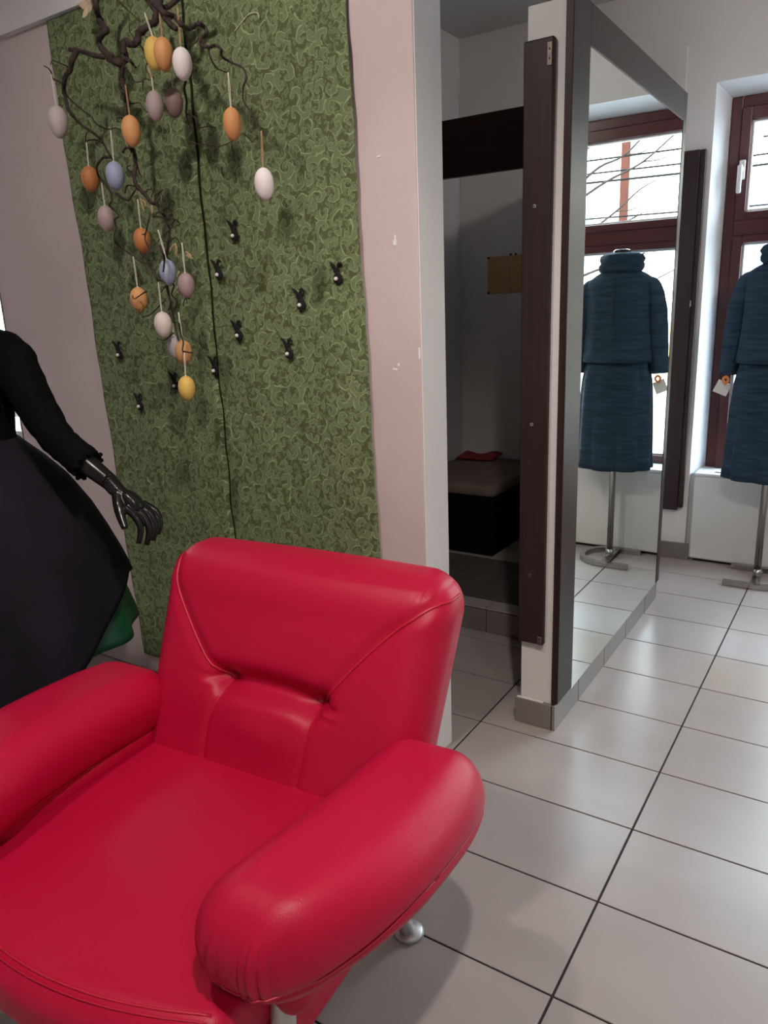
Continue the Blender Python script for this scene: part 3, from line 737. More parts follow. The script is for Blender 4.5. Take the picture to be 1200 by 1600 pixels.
for (px, pz) in (BL[-1], BR[-1]):
    r_ = np.hypot(X - px, Z - pz); dp -= 0.012 * np.exp(-(r_ / 0.030) ** 2)
    # radial pulls at the pinch points
    th = np.arctan2(Z - pz, (X - px) * (1 if px > 0 else -1))
    dp -= 0.005 * np.exp(-((th - 0.25) / 0.12) ** 2) * np.exp(-((r_ - 0.03) / 0.05) ** 2)
    dp -= 0.004 * np.exp(-((th + 0.15) / 0.10) ** 2) * np.exp(-((r_ - 0.03) / 0.04) ** 2)
dp += 0.012 * np.exp(-((X) / 0.10) ** 2 - ((Z - 0.50) / 0.045) ** 2)
gat = np.zeros(len(V))
for xg, zg in ((0.338, 0.817), (0.362, 0.815), (-0.352, 0.822)):   # gathers where the top panel meets the piping
    gat += 0.005 * np.exp(-((X - xg - 0.25 * (Z - zg)) / 0.0055) ** 2) * np.exp(-((Z - zg) / 0.012) ** 2) * (NR[:, 1] < 0.3)
V -= NR * gat[:, None]
V[:, 1] -= dp * front
tap = 1 - 0.07 * np.clip((0.80 - Z) / 0.45, 0, 1)
V[:, 0] *= tap
V[:, 2] = Z + 0.006 * np.cos(X * 4) 
V[:, 1] += 0.327 + LEAN * (V[:, 2] - 0.4) - 0.02 * np.clip((V[:, 2] - 0.72) / 0.1, 0, 1) ** 2
backrest = mesh_obj('backrest', V, Fc, M['leather'], CH, True)
bvh = BVHTree.FromPolygons([Vector(v) for v in V], Fc)
def on_back(x, z, lift=0.0):
    tx = x * (1 - 0.07 * min(max((0.80 - z) / 0.45, 0), 1))
    h = bvh.ray_cast(Vector((tx, -0.6, z)), Vector((0, 1, 0)))
    if h[0] is None:
        h = bvh.find_nearest(Vector((tx, 0.35, z)))
    return np.array(h[0]) + np.array(h[1]) * lift
def back_pipe(name, poly, r, n=8, lift=0.0005, skip=0):
    pts = [on_back(p[0], p[1], lift) for p in smooth_path([(a, b, 0) for a, b in poly], n)]
    V2, F2 = tube_geo(pts, r, 7)
    return mesh_obj(name, V2, F2, M['leather_piping'], backrest, True)
def wrap_end(s):
    out = []
    for ph in (100, 86, 72, 60, 50):        # round the upper corner from the side to the front
        a = math.radians(ph); c_ = Vector((s * 0.30, 0.50, 0.795))
        d_ = Vector((s * math.sin(a), -math.cos(a), -0.02 * math.sin(a)))
        h = bvh.ray_cast(c_ + d_ * 0.4, -d_)
        if h[0] is not None: out.append(np.array(h[0]) + np.array(h[1]) * 0.0005)
    return out
for poly, s in ((BL, -1), (BR, 1)):
    we = wrap_end(s); lim = abs(we[-1][0])
    pts = we + [on_back(p[0], p[1], 0.0005) for p in smooth_path([(a, b, 0) for a, b in poly], 8) if abs(p[0]) < lim - 0.004]
    V2, F2 = tube_geo(pts, 0.0032, 7)
    mesh_obj('piping', V2, F2, M['leather_piping'], backrest, True)
back_pipe('stitching', LL, 0.0014); back_pipe('stitching', LR, 0.0014)

# seat: block with rounded bowed front
def seat_shape(hx, hy, hz, r, cy, cz, n, crown):
    V, NR, Fc = cushion((hx, hy, hz), r, n)
    t = np.clip((0.225 - (V[:, 1] + cy)) / 0.55, 0, 1)
    fr = np.clip(-(V[:, 1] + hy * 0.2) / (hy * 0.8), 0, 1)
    V[:, 1] += 0.075 * (V[:, 0] / hx) ** 2 * fr
    top = np.clip(NR[:, 2], 0, 1)
    V[:, 2] += crown * top * (1 - (V[:, 0] / hx) ** 2) * (1 - 0.6 * (V[:, 1] / hy) ** 2)
    V[:, 1] += cy; V[:, 2] += cz
    return V, NR, Fc
V, NR, Fc = seat_shape(0.345, 0.325, 0.056, 0.036, -0.028, 0.353, 44, 0.010)
fr = np.clip(-NR[:, 1], 0, 1); V[:, 1] -= 0.012 * fr * np.clip(1 - ((V[:, 2] - 0.35) / 0.06) ** 2, 0, 1)
seat = mesh_obj('seat', V, Fc, M['leather'], CH, True)
sv = BVHTree.FromPolygons([Vector(v) for v in V], Fc)
pts = []
for x in np.linspace(-0.318, 0.318, 41):
    yy = -0.352 + 0.075 * (x / 0.335) ** 2 + 0.020
    h = sv.ray_cast(Vector((x, yy, 0.8)), Vector((0, 0, -1)))
    if h[0] is not None: pts.append(np.array(h[0]) + np.array(h[1]) * 0.0005)
V2, F2 = tube_geo(pts, 0.0022, 6); mesh_obj('stitching', V2, F2, M['leather_piping'], seat, True)
pts2 = [p + np.array((0, -0.010, -0.004)) for p in pts]
V2, F2 = tube_geo(pts2, 0.0012, 6); mesh_obj('stitching', V2, F2, M['leather_piping'], seat, True)
for s in (-1, 1):
    q = [sv.find_nearest(Vector((s * 0.36, -0.30, z)))[0] for z in np.linspace(0.395, 0.31, 6)]
    V2, F2 = tube_geo([np.array(p) for p in q], 0.003, 6); mesh_obj('corner_piping', V2, F2, M['leather_piping'], seat, True)

# arms
def arm(s):
    HX, HY, HZ = 0.126, 0.305, 0.088
    V, NR, Fc = cushion((HX, HY, HZ), 0.084, 60)
    x, y, z = V[:, 0].copy(), V[:, 1].copy(), V[:, 2].copy()
    k = np.clip((np.abs(y) - 0.13) / 0.15, 0, 1)
    V[:, 0] = x * (1 - 0.10 * k ** 2)
    kf = np.clip(-(y + 0.02) / 0.285, 0, 1); kr = np.clip((y - 0.12) / 0.185, 0, 1)
    V[:, 0] -= np.clip(x, 0, 1) * 0.42 * kf ** 1.7 + np.clip(x, 0, 1) * 0.10 * kr ** 2
    V[:, 2] = z * (1 - 0.06 * k ** 2) - 0.020 * np.clip(-(y + 0.10) / 0.22, 0, 1) ** 2
    # gathers at both ends above the seam
    for yc, sg in ((-1, -1), (1, 1)):
        endm = np.clip((sg * y - 0.222) / 0.07, 0, 1) * np.exp(-((z + 0.005) / 0.045) ** 2)
        for xg, am in ((-0.085, 0.4), (-0.060, 0.5), (-0.035, 0.5), (0.012, 0.7), (0.040, 1.0), (0.072, 1.0), (0.095, 0.5)):
            g = am * 0.006 * endm * np.exp(-((x - xg - 0.10 * z) / 0.0055) ** 2)
            V -= NR * g[:, None]
    # crease of the seam itself
    zs = -0.012 - 0.042 * np.clip(-(y + 0.05) / 0.24, 0, 1)
    zs = np.where(x < -0.02, -0.054, zs)
    dz = np.abs(z - zs); side = np.clip(np.hypot(NR[:, 0], NR[:, 1]), 0, 1)
    V -= NR * (0.006 * np.exp(-(dz / 0.007) ** 2) * side)[:, None]
    V[:, 0] += 0.022 * np.sin(np.clip((V[:, 1] + 0.28) / 0.56, 0, 1) * math.pi) + 0.085 * V[:, 1]
    V[:, 2] += 0.031 - 0.062 * V[:, 1]
    V[:, 0] *= s
    if s < 0: Fc = [f[::-1] for f in Fc]
    V += np.array((s * 0.390, 0.042, 0.467))
    a = mesh_obj('armrest', V, Fc, M['leather'], CH, True)
    bv = BVHTree.FromPolygons([Vector(v) for v in V], Fc)
    pts = []
    c0 = np.array((s * 0.385, 0.042, 0.498 - 0.012))
    for t in np.linspace(0, 2 * math.pi, 81):
        dx, dy = math.cos(t), math.sin(t)
        yy = 0.235 * max(-1, min(1, dy * 1.35))
        o_ = Vector((c0[0] + s * 0.085 * yy + 0.4 * dx, c0[1] + yy + 0.35 * dy * (abs(dy) > 0.74), c0[2] - 0.062 * yy - 0.042 * max(min(1, max(0, -(yy + 0.05) / 0.20)), min(1, max(0, -s * dx * 2.5)))))
        h = bv.ray_cast(o_, (Vector((c0[0] + s * 0.085 * yy, c0[1] + yy, o_.z)) - o_).normalized())
        if h[0] is not None: pts.append(np.array(h[0]) + np.array(h[1]) * 0.001)
    V2, F2 = tube_geo(pts, 0.0020, 6); mesh_obj('piping', V2, F2, M['leather_piping'], a, True)
    return a
for s in (1, -1):
    arm(s)
    V, NR, Fc = cushion((0.050, 0.215, 0.062), 0.03, 14)
    mesh_obj('arm_base', V + np.array((s * 0.352, 0.045, 0.388)), Fc, M['leather'], CH, True)
    # silver legs: broad front one, tubular rear one with a round foot
    V2, F2 = tube_geo(smooth_path([(s * 0.350, -0.135, 0.415), (s * 0.356, -0.150, 0.34), (s * 0.370, -0.180, 0.20), (s * 0.395, -0.235, 0.012)], 5), (0.024, 0.020), 16, 0.85)
    lg = mesh_obj('leg', V2, F2, M['silver_paint'], CH, True)
    V2, F2 = tube_geo([(s * 0.396, -0.237, 0.0), (s * 0.396, -0.237, 0.006), (s * 0.396, -0.237, 0.010)], (0.030, 0.030, 0.026), 20)
    mesh_obj('foot_disc', V2, F2, M['silver_paint'], lg, True)
    V2, F2 = tube_geo([(s * 0.270, 0.262, 0.30), (s * 0.285, 0.305, 0.17), (s * 0.304, 0.362, 0.010)], (0.021, 0.019, 0.018), 16)
    lg = mesh_obj('leg', V2, F2, M['silver_paint'], CH, True)
    V2, F2 = tube_geo([(s * 0.306, 0.366, 0.0), (s * 0.306, 0.366, 0.008), (s * 0.306, 0.366, 0.014)], (0.034, 0.034, 0.028), 24)
    mesh_obj('foot_disc', V2, F2, M['silver_paint'], lg, True)
    o = box('arm_bracket', (s * 0.432 - 0.050, s * 0.432 + 0.050, 0.15, 0.248, 0.352, 0.382), M['silver_paint'], CH, 0.003)
V, NR, Fc = cushion((0.335, 0.235, 0.075), 0.03, 16)
mesh_obj('seat_base', V + np.array((0, 0.055, 0.235)), Fc, M['leather'], CH, True)
V, NR, Fc = cushion((0.315, 0.05, 0.10), 0.03, 10)
mesh_obj('back_support', V + np.array((0, 0.31, 0.28)), Fc, M['leather'], CH, True)

# ================================================================== GREEN CLOTH ON THE WALL
def cloth_panel(name, xl, xr, z0, z1, edge_l, edge_r, nx, nz, seed, label):
    """hanging cloth with soft ripples; xl, xr functions of z; edges can roll back to the wall"""
    rr = np.random.RandomState(seed); ph = rr.rand(6) * 6.28
    V, Fc = [], []
    ox, oz = (xl(z0) + xr(z0)) / 2, z0
    for side in (0, 1):
        for i in range(nx + 1):
            for j in range(nz + 1):
                u, v = i / nx, j / nz; z = z0 + (z1 - z0) * v
                x = xl(z) + (xr(z) - xl(z)) * u
                d = 0.012 + 0.004 * math.sin(5 * u + 2.0 * v + ph[0]) + 0.003 * math.sin(11 * u - 3 * v + ph[1]) + 0.0015 * math.sin(23 * u + 9 * v + ph[2]) + 0.0012 * math.sin(60 * v + 4 * u + ph[3])
                if edge_r: d *= 1 - 0.92 * max(0, (u - 0.988) / 0.012) ** 2
                if edge_r: d += 0.0015 * math.exp(-((u - 0.965) / 0.015) ** 2)
                if edge_l: d *= 1 - 0.92 * max(0, (0.010 - u) / 0.010) ** 2
                V.append((x - ox, -d + (0.0018 if side else 0), z - oz))
    W = nz + 1; S = (nx + 1) * W
    for i in range(nx):
        for j in range(nz):
            a = i * W + j
            Fc.append((a, a + W, a + W + 1, a + 1)); Fc.append((S + a, S + a + 1, S + a + W + 1, S + a + W))
    for i in range(nx):
        for j in (0, nz):
            a = i * W + j; Fc.append((a, a + W, S + a + W, S + a))
    for j in range(nz):
        for i in (0, nx):
            a = i * W + j; Fc.append((a, a + 1, S + a + 1, S + a))
    o = mesh_obj(name, V, Fc, M['scroll'], None, True, (ox, 0.598, oz))
    return tag(o, label, 'wall cloth', 'green cloth panels covering the wall')
seamx = lambda z: -1.386 - 0.008 * (z - 0.6) + 0.0022 * math.sin(z * 31) + 0.002 * math.sin(z * 13 + 1)
cp = cloth_panel('wall_cloth', lambda z: -1.955 - 0.035 * (z - 0.2) + 0.004 * math.sin(z * 9) + 0.002 * math.sin(z * 27), lambda z: seamx(z) - 0.0004 + 0.0016 * math.sin(z * 47) * math.sin(z * 19), 0.08, 2.353, False, True, 90, 110, 1, 'dark green scroll-patterned cloth left of the seam, behind the eggs')
cloth_panel('wall_cloth', lambda z: seamx(z) + 0.0022, lambda z: -0.781 - 0.021 * (z - 0.65) + 0.002 * math.sin(z * 11) + 0.0012 * math.sin(z * 41), 0.08, 2.353, True, False, 110, 110, 2, 'green scroll-patterned cloth right of the seam, with most of the bunnies')

sp_ = [(seamx(z), z) for z in np.linspace(0.08, 2.35, 60)]
Vs, Fs = [], []
for x, z in sp_:
    for dx, y in ((-0.003, 0.5925), (0.006, 0.5925), (0.006, 0.597), (-0.003, 0.597)): Vs.append((x + dx, y, z))
for i in range(len(sp_) - 1):
    for k in range(4):
        a = i * 4 + k; b = i * 4 + (k + 1) % 4; Fs.append((a, b, b + 4, a + 4))
so = mesh_obj('seam_shade', [(v[0] - cp.location.x, v[1] - cp.location.y, v[2] - cp.location.z) for v in Vs], Fs, M['seam_shade'], cp)  # dark strip behind the seam, standing in for the shade in the gap

# ================================================================== DATA: hanging branch, eggs, bunnies (metres, world)
TWIGS = [
    ('stem', 0.007, 0.006, [(-1.283, 0.4, 2.29), (-1.307, 0.405, 2.246), (-1.311, 0.411, 2.211), (-1.322, 0.413, 2.165), (-1.35, 0.419, 2.164), (-1.373, 0.411, 2.152), (-1.401, 0.419, 2.152), (-1.363, 0.379, 2.115), (-1.412, 0.398, 2.121), (-1.46, 0.42, 2.146), (-1.453, 0.407, 2.126), (-1.461, 0.418, 2.103), (-1.456, 0.4, 2.085)]),
    ('limb', 0.0068, 0.0043, [(-1.456, 0.4, 2.085), (-1.475, 0.383, 2.087), (-1.519, 0.399, 2.111), (-1.547, 0.389, 2.116), (-1.609, 0.402, 2.139), (-1.658, 0.403, 2.156), (-1.682, 0.4, 2.162)]),
    ('limb', 0.0063, 0.0018, [(-1.626, 0.38, 2.139), (-1.623, 0.359, 2.112), (-1.646, 0.368, 2.096), (-1.677, 0.37, 2.082), (-1.728, 0.398, 2.066), (-1.718, 0.392, 2.028), (-1.673, 0.365, 1.991), (-1.663, 0.393, 1.956), (-1.575, 0.364, 1.917), (-1.565, 0.385, 1.894), (-1.522, 0.364, 1.859), (-1.522, 0.38, 1.839)]),
    ('limb', 0.0066, 0.0062, [(-1.505, 0.42, 2.103), (-1.526, 0.398, 2.127), (-1.59, 0.436, 2.169), (-1.546, 0.407, 2.17), (-1.521, 0.407, 2.181), (-1.577, 0.441, 2.22), (-1.581, 0.436, 2.241), (-1.553, 0.411, 2.252), (-1.578, 0.44, 2.293), (-1.519, 0.42, 2.337)]),
    ('limb', 0.0061, 0.0018, [(-1.455, 0.4, 2.088), (-1.469, 0.402, 2.057), (-1.477, 0.408, 2.042), (-1.443, 0.387, 2.009), (-1.484, 0.419, 1.996), (-1.478, 0.408, 1.956), (-1.486, 0.421, 1.917), (-1.484, 0.417, 1.877), (-1.441, 0.391, 1.847), (-1.444, 0.394, 1.819), (-1.445, 0.385, 1.788), (-1.438, 0.384, 1.761), (-1.405, 0.381, 1.735), (-1.394, 0.391, 1.712), (-1.385, 0.405, 1.707), (-1.341, 0.378, 1.682), (-1.358, 0.408, 1.667), (-1.331, 0.393, 1.631), (-1.345, 0.392, 1.588), (-1.391, 0.414, 1.529), (-1.372, 0.399, 1.474), (-1.356, 0.392, 1.419), (-1.359, 0.399, 1.382), (-1.365, 0.409, 1.344), (-1.344, 0.4, 1.307)]),
    ('limb', 0.0053, 0.0012, [(-1.244, 0.34, 2.17), (-1.187, 0.321, 2.131), (-1.194, 0.361, 2.134), (-1.133, 0.319, 2.095), (-1.143, 0.351, 2.094), (-1.128, 0.355, 2.096), (-1.072, 0.319, 2.083), (-1.086, 0.353, 2.087), (-1.061, 0.334, 2.066), (-1.078, 0.343, 2.063), (-1.069, 0.318, 2.05), (-1.069, 0.32, 2.036), (-1.051, 0.326, 2.029), (-1.062, 0.36, 2.043), (-1.012, 0.327, 2.017), (-1.034, 0.351, 2.011), (-1.012, 0.359, 1.996), (-0.975, 0.359, 1.977), (-0.942, 0.333, 1.945), (-0.956, 0.334, 1.926), (-0.964, 0.341, 1.898), (-0.949, 0.352, 1.869), (-0.914, 0.34, 1.826)]),
    ('twig', 0.0019, 0.001, [(-1.063, 0.34, 2.036), (-1.047, 0.323, 2.008), (-1.057, 0.351, 1.992), (-1.037, 0.353, 1.98), (-1.004, 0.34, 1.969)]),
    ('twig', 0.0022, 0.001, [(-1.091, 0.34, 2.059), (-1.113, 0.356, 2.068), (-1.089, 0.32, 2.045), (-1.13, 0.34, 2.052)]),
    ('limb', 0.0084, 0.005, [(-1.254, 0.41, 2.264), (-1.307, 0.43, 2.23), (-1.281, 0.392, 2.187), (-1.278, 0.403, 2.166), (-1.269, 0.415, 2.146), (-1.244, 0.41, 2.129)]),
    ('limb', 0.0067, 0.004, [(-1.208, 0.43, 2.237), (-1.26, 0.448, 2.219), (-1.271, 0.423, 2.193), (-1.333, 0.449, 2.204), (-1.338, 0.43, 2.188)]),
    ('limb', 0.0056, 0.0028, [(-1.372, 0.43, 2.26), (-1.362, 0.432, 2.223), (-1.32, 0.422, 2.191), (-1.283, 0.422, 2.174), (-1.274, 0.43, 2.163)]),
    ('twig', 0.0032, 0.0012, [(-1.294, 0.46, 2.037), (-1.264, 0.446, 2.017), (-1.267, 0.441, 1.995), (-1.266, 0.445, 1.965), (-1.297, 0.468, 1.945), (-1.308, 0.482, 1.931), (-1.276, 0.46, 1.901)]),
    ('twig', 0.002, 0.0009, [(-1.278, 0.45, 1.936), (-1.232, 0.435, 1.918), (-1.22, 0.43, 1.895), (-1.253, 0.471, 1.9), (-1.198, 0.451, 1.893), (-1.173, 0.45, 1.886)]),
    ('twig', 0.0015, 0.0009, [(-1.302, 0.48, 1.868), (-1.243, 0.476, 1.856), (-1.18, 0.468, 1.842), (-1.122, 0.48, 1.855)]),
    ('twig', 0.0015, 0.0008, [(-1.025, 0.4, 1.843), (-1.017, 0.404, 1.834), (-0.999, 0.4, 1.817)]),
    ('twig', 0.0024, 0.0011, [(-1.679, 0.36, 2.064), (-1.74, 0.374, 2.089), (-1.723, 0.358, 2.1), (-1.733, 0.357, 2.112), (-1.755, 0.36, 2.123)]),
    ('twig', 0.0017, 0.0009, [(-1.672, 0.38, 2.11), (-1.682, 0.36, 2.118), (-1.765, 0.398, 2.147), (-1.751, 0.38, 2.13)]),
    ('twig', 0.0018, 0.001, [(-1.749, 0.42, 2.053), (-1.685, 0.399, 2.016), (-1.672, 0.42, 1.996), (-1.664, 0.435, 1.984), (-1.606, 0.404, 1.951), (-1.609, 0.43, 1.945), (-1.594, 0.44, 1.941), (-1.549, 0.426, 1.936), (-1.519, 0.42, 1.922)]),
    ('twig', 0.002, 0.0011, [(-1.548, 0.37, 1.888), (-1.597, 0.383, 1.904), (-1.59, 0.353, 1.897), (-1.618, 0.367, 1.9), (-1.595, 0.355, 1.916), (-1.603, 0.37, 1.924)]),
    ('twig', 0.0028, 0.0018, [(-1.51, 0.36, 1.842), (-1.557, 0.375, 1.85), (-1.549, 0.351, 1.834), (-1.572, 0.358, 1.821), (-1.597, 0.382, 1.801), (-1.561, 0.375, 1.774), (-1.552, 0.381, 1.754), (-1.521, 0.358, 1.729), (-1.537, 0.359, 1.715), (-1.526, 0.37, 1.699), (-1.501, 0.359, 1.682), (-1.512, 0.351, 1.673), (-1.517, 0.356, 1.651), (-1.513, 0.344, 1.63), (-1.524, 0.355, 1.609), (-1.529, 0.381, 1.594), (-1.485, 0.38, 1.571), (-1.437, 0.366, 1.551), (-1.406, 0.36, 1.543), (-1.369, 0.353, 1.518), (-1.368, 0.36, 1.492)]),
    ('twig', 0.0036, 0.0015, [(-1.511, 0.37, 1.745), (-1.466, 0.352, 1.727), (-1.451, 0.36, 1.722), (-1.462, 0.382, 1.736), (-1.428, 0.37, 1.748)]),
    ('twig', 0.0021, 0.0011, [(-1.488, 0.38, 1.747), (-1.493, 0.396, 1.768), (-1.442, 0.374, 1.76), (-1.433, 0.38, 1.758)]),
    ('twig', 0.0034, 0.0016, [(-1.351, 0.37, 1.705), (-1.349, 0.383, 1.717), (-1.35, 0.382, 1.729), (-1.317, 0.37, 1.735)]),
    ('twig', 0.0033, 0.0015, [(-1.476, 0.38, 1.854), (-1.476, 0.389, 1.865), (-1.458, 0.387, 1.864), (-1.451, 0.391, 1.855), (-1.428, 0.38, 1.843)]),
    ('twig', 0.0022, 0.0011, [(-1.464, 0.41, 1.861), (-1.451, 0.404, 1.83), (-1.463, 0.419, 1.806), (-1.441, 0.41, 1.787)]),
    ('twig', 0.0019, 0.0011, [(-1.391, 0.39, 1.674), (-1.322, 0.38, 1.662), (-1.299, 0.389, 1.657), (-1.297, 0.402, 1.646), (-1.295, 0.39, 1.64)]),
    ('twig', 0.0018, 0.0009, [(-1.3, 0.39, 1.657), (-1.324, 0.398, 1.646), (-1.308, 0.39, 1.636)]),
    ('twig', 0.002, 0.0011, [(-1.336, 0.33, 1.665), (-1.333, 0.321, 1.649), (-1.382, 0.35, 1.627), (-1.374, 0.337, 1.607), (-1.355, 0.33, 1.583)]),
    ('twig', 0.0016, 0.0009, [(-1.359, 0.33, 1.624), (-1.372, 0.334, 1.62), (-1.378, 0.33, 1.621)]),
    ('twig', 0.0034, 0.0018, [(-1.307, 0.33, 1.583), (-1.278, 0.309, 1.566), (-1.297, 0.332, 1.55), (-1.306, 0.33, 1.514)]),
    ('twig', 0.0026, 0.0013, [(-1.342, 0.33, 1.523), (-1.323, 0.319, 1.498), (-1.319, 0.338, 1.489), (-1.299, 0.33, 1.478)]),
    ('twig', 0.0018, 0.0009, [(-1.37, 0.32, 1.465), (-1.377, 0.318, 1.463), (-1.426, 0.334, 1.453), (-1.438, 0.326, 1.446), (-1.436, 0.32, 1.456)]),
    ('twig', 0.003, 0.0013, [(-1.358, 0.38, 1.491), (-1.363, 0.393, 1.45), (-1.336, 0.373, 1.433), (-1.358, 0.38, 1.41)]),
    ('twig', 0.0017, 0.001, [(-1.39, 0.4, 1.438), (-1.45, 0.406, 1.41), (-1.477, 0.41, 1.399), (-1.501, 0.4, 1.393)]),
    ('twig', 0.0017, 0.0009, [(-1.286, 0.4, 1.441), (-1.317, 0.414, 1.441), (-1.306, 0.393, 1.428), (-1.313, 0.4, 1.419)]),
    ('twig', 0.0022, 0.0013, [(-1.243, 0.31, 1.373), (-1.255, 0.325, 1.341), (-1.25, 0.326, 1.319), (-1.248, 0.318, 1.299), (-1.236, 0.31, 1.29)]),
    ('twig', 0.0018, 0.0011, [(-1.24, 0.31, 1.296), (-1.237, 0.331, 1.291), (-1.222, 0.33, 1.289), (-1.207, 0.31, 1.276)]),
    ('twig', 0.0015, 0.001, [(-1.366, 0.4, 1.344), (-1.397, 0.401, 1.33), (-1.419, 0.401, 1.323), (-1.446, 0.4, 1.33)]),
    ('twig', 0.0014, 0.0009, [(-1.492, 0.43, 2.262), (-1.463, 0.415, 2.242), (-1.457, 0.445, 2.224), (-1.427, 0.449, 2.196), (-1.391, 0.43, 2.179)]),
    ('twig', 0.0016, 0.0009, [(-1.411, 0.41, 2.13), (-1.412, 0.409, 2.143), (-1.434, 0.418, 2.162), (-1.435, 0.42, 2.178), (-1.413, 0.41, 2.174)]),
    ('twig', 0.0016, 0.0009, [(-1.411, 0.42, 2.135), (-1.416, 0.43, 2.132), (-1.367, 0.406, 2.094), (-1.393, 0.432, 2.082), (-1.394, 0.424, 2.064), (-1.387, 0.427, 2.051), (-1.358, 0.42, 2.033)]),
    ('twig', 0.0016, 0.0009, [(-1.452, 0.4, 2.078), (-1.441, 0.397, 2.067), (-1.434, 0.405, 2.052), (-1.431, 0.412, 2.035), (-1.391, 0.4, 2.026)]),
    ('twig', 0.0015, 0.0009, [(-1.482, 0.42, 1.992), (-1.465, 0.426, 1.987), (-1.442, 0.43, 1.986), (-1.385, 0.399, 1.952), (-1.394, 0.42, 1.95)]),
    ('twig', 0.0014, 0.0009, [(-1.374, 0.42, 2.031), (-1.383, 0.405, 2.033), (-1.404, 0.417, 2.025), (-1.41, 0.42, 2.008)]),
    ('twig', 0.0028, 0.0014, [(-1.432, 0.39, 2.101), (-1.45, 0.397, 2.12), (-1.448, 0.39, 2.131)]),
    ('twig', 0.0046, 0.0021, [(-1.423, 0.38, 2.084), (-1.389, 0.368, 2.071), (-1.401, 0.388, 2.068), (-1.383, 0.38, 2.056)]),
    ('twig', 0.0017, 0.0009, [(-1.468, 0.4, 1.936), (-1.495, 0.406, 1.951), (-1.483, 0.38, 1.944), (-1.508, 0.399, 1.942), (-1.493, 0.4, 1.94)]),
    ('twig', 0.0018, 0.0009, [(-1.358, 0.4, 1.677), (-1.331, 0.388, 1.648), (-1.302, 0.38, 1.641), (-1.33, 0.384, 1.627), (-1.373, 0.392, 1.613), (-1.396, 0.4, 1.601)]),
    ('twig', 0.0019, 0.0009, [(-1.355, 0.4, 1.647), (-1.356, 0.386, 1.611), (-1.332, 0.387, 1.599), (-1.299, 0.38, 1.608), (-1.303, 0.398, 1.598), (-1.298, 0.4, 1.573)]),
    ('twig', 0.0019, 0.0009, [(-1.39, 0.41, 1.538), (-1.406, 0.405, 1.521), (-1.385, 0.415, 1.5), (-1.408, 0.414, 1.472), (-1.425, 0.41, 1.461)]),
    ('twig', 0.0019, 0.001, [(-1.381, 0.41, 1.492), (-1.343, 0.398, 1.48), (-1.39, 0.428, 1.456), (-1.327, 0.388, 1.436), (-1.367, 0.41, 1.407)]),
    ('twig', 0.0023, 0.0011, [(-1.47, 0.42, 1.817), (-1.492, 0.416, 1.809), (-1.503, 0.41, 1.82), (-1.497, 0.42, 1.827)]),
    ('twig', 0.0019, 0.0011, [(-1.387, 0.42, 1.69), (-1.355, 0.416, 1.695), (-1.327, 0.403, 1.678), (-1.359, 0.42, 1.664)]),
    ('twig', 0.0019, 0.0011, [(-1.45, 0.42, 1.743), (-1.448, 0.435, 1.757), (-1.407, 0.414, 1.745), (-1.424, 0.42, 1.732)]),
]
CATKINS = [
    [(-1.413, 0.37, 1.723), (-1.408, 0.37, 1.705), (-1.403, 0.37, 1.687)],
    [(-1.409, 0.37, 1.719), (-1.396, 0.37, 1.711), (-1.393, 0.37, 1.698)],
    [(-1.369, 0.37, 1.7), (-1.368, 0.37, 1.687), (-1.371, 0.37, 1.677)],
    [(-1.315, 0.37, 1.571), (-1.3, 0.37, 1.584), (-1.288, 0.37, 1.59)],
    [(-1.288, 0.37, 1.59), (-1.286, 0.37, 1.574), (-1.291, 0.37, 1.558)],
    [(-1.25, 0.37, 1.567), (-1.236, 0.37, 1.557), (-1.228, 0.37, 1.545)],
    [(-1.249, 0.37, 1.558), (-1.235, 0.37, 1.55), (-1.225, 0.37, 1.546)],
    [(-1.285, 0.37, 1.517), (-1.288, 0.37, 1.509), (-1.297, 0.37, 1.5)],
    [(-1.296, 0.37, 1.477), (-1.3, 0.37, 1.469), (-1.311, 0.37, 1.462)],
    [(-1.323, 0.37, 2.048), (-1.318, 0.37, 2.032), (-1.313, 0.37, 2.018)],
]
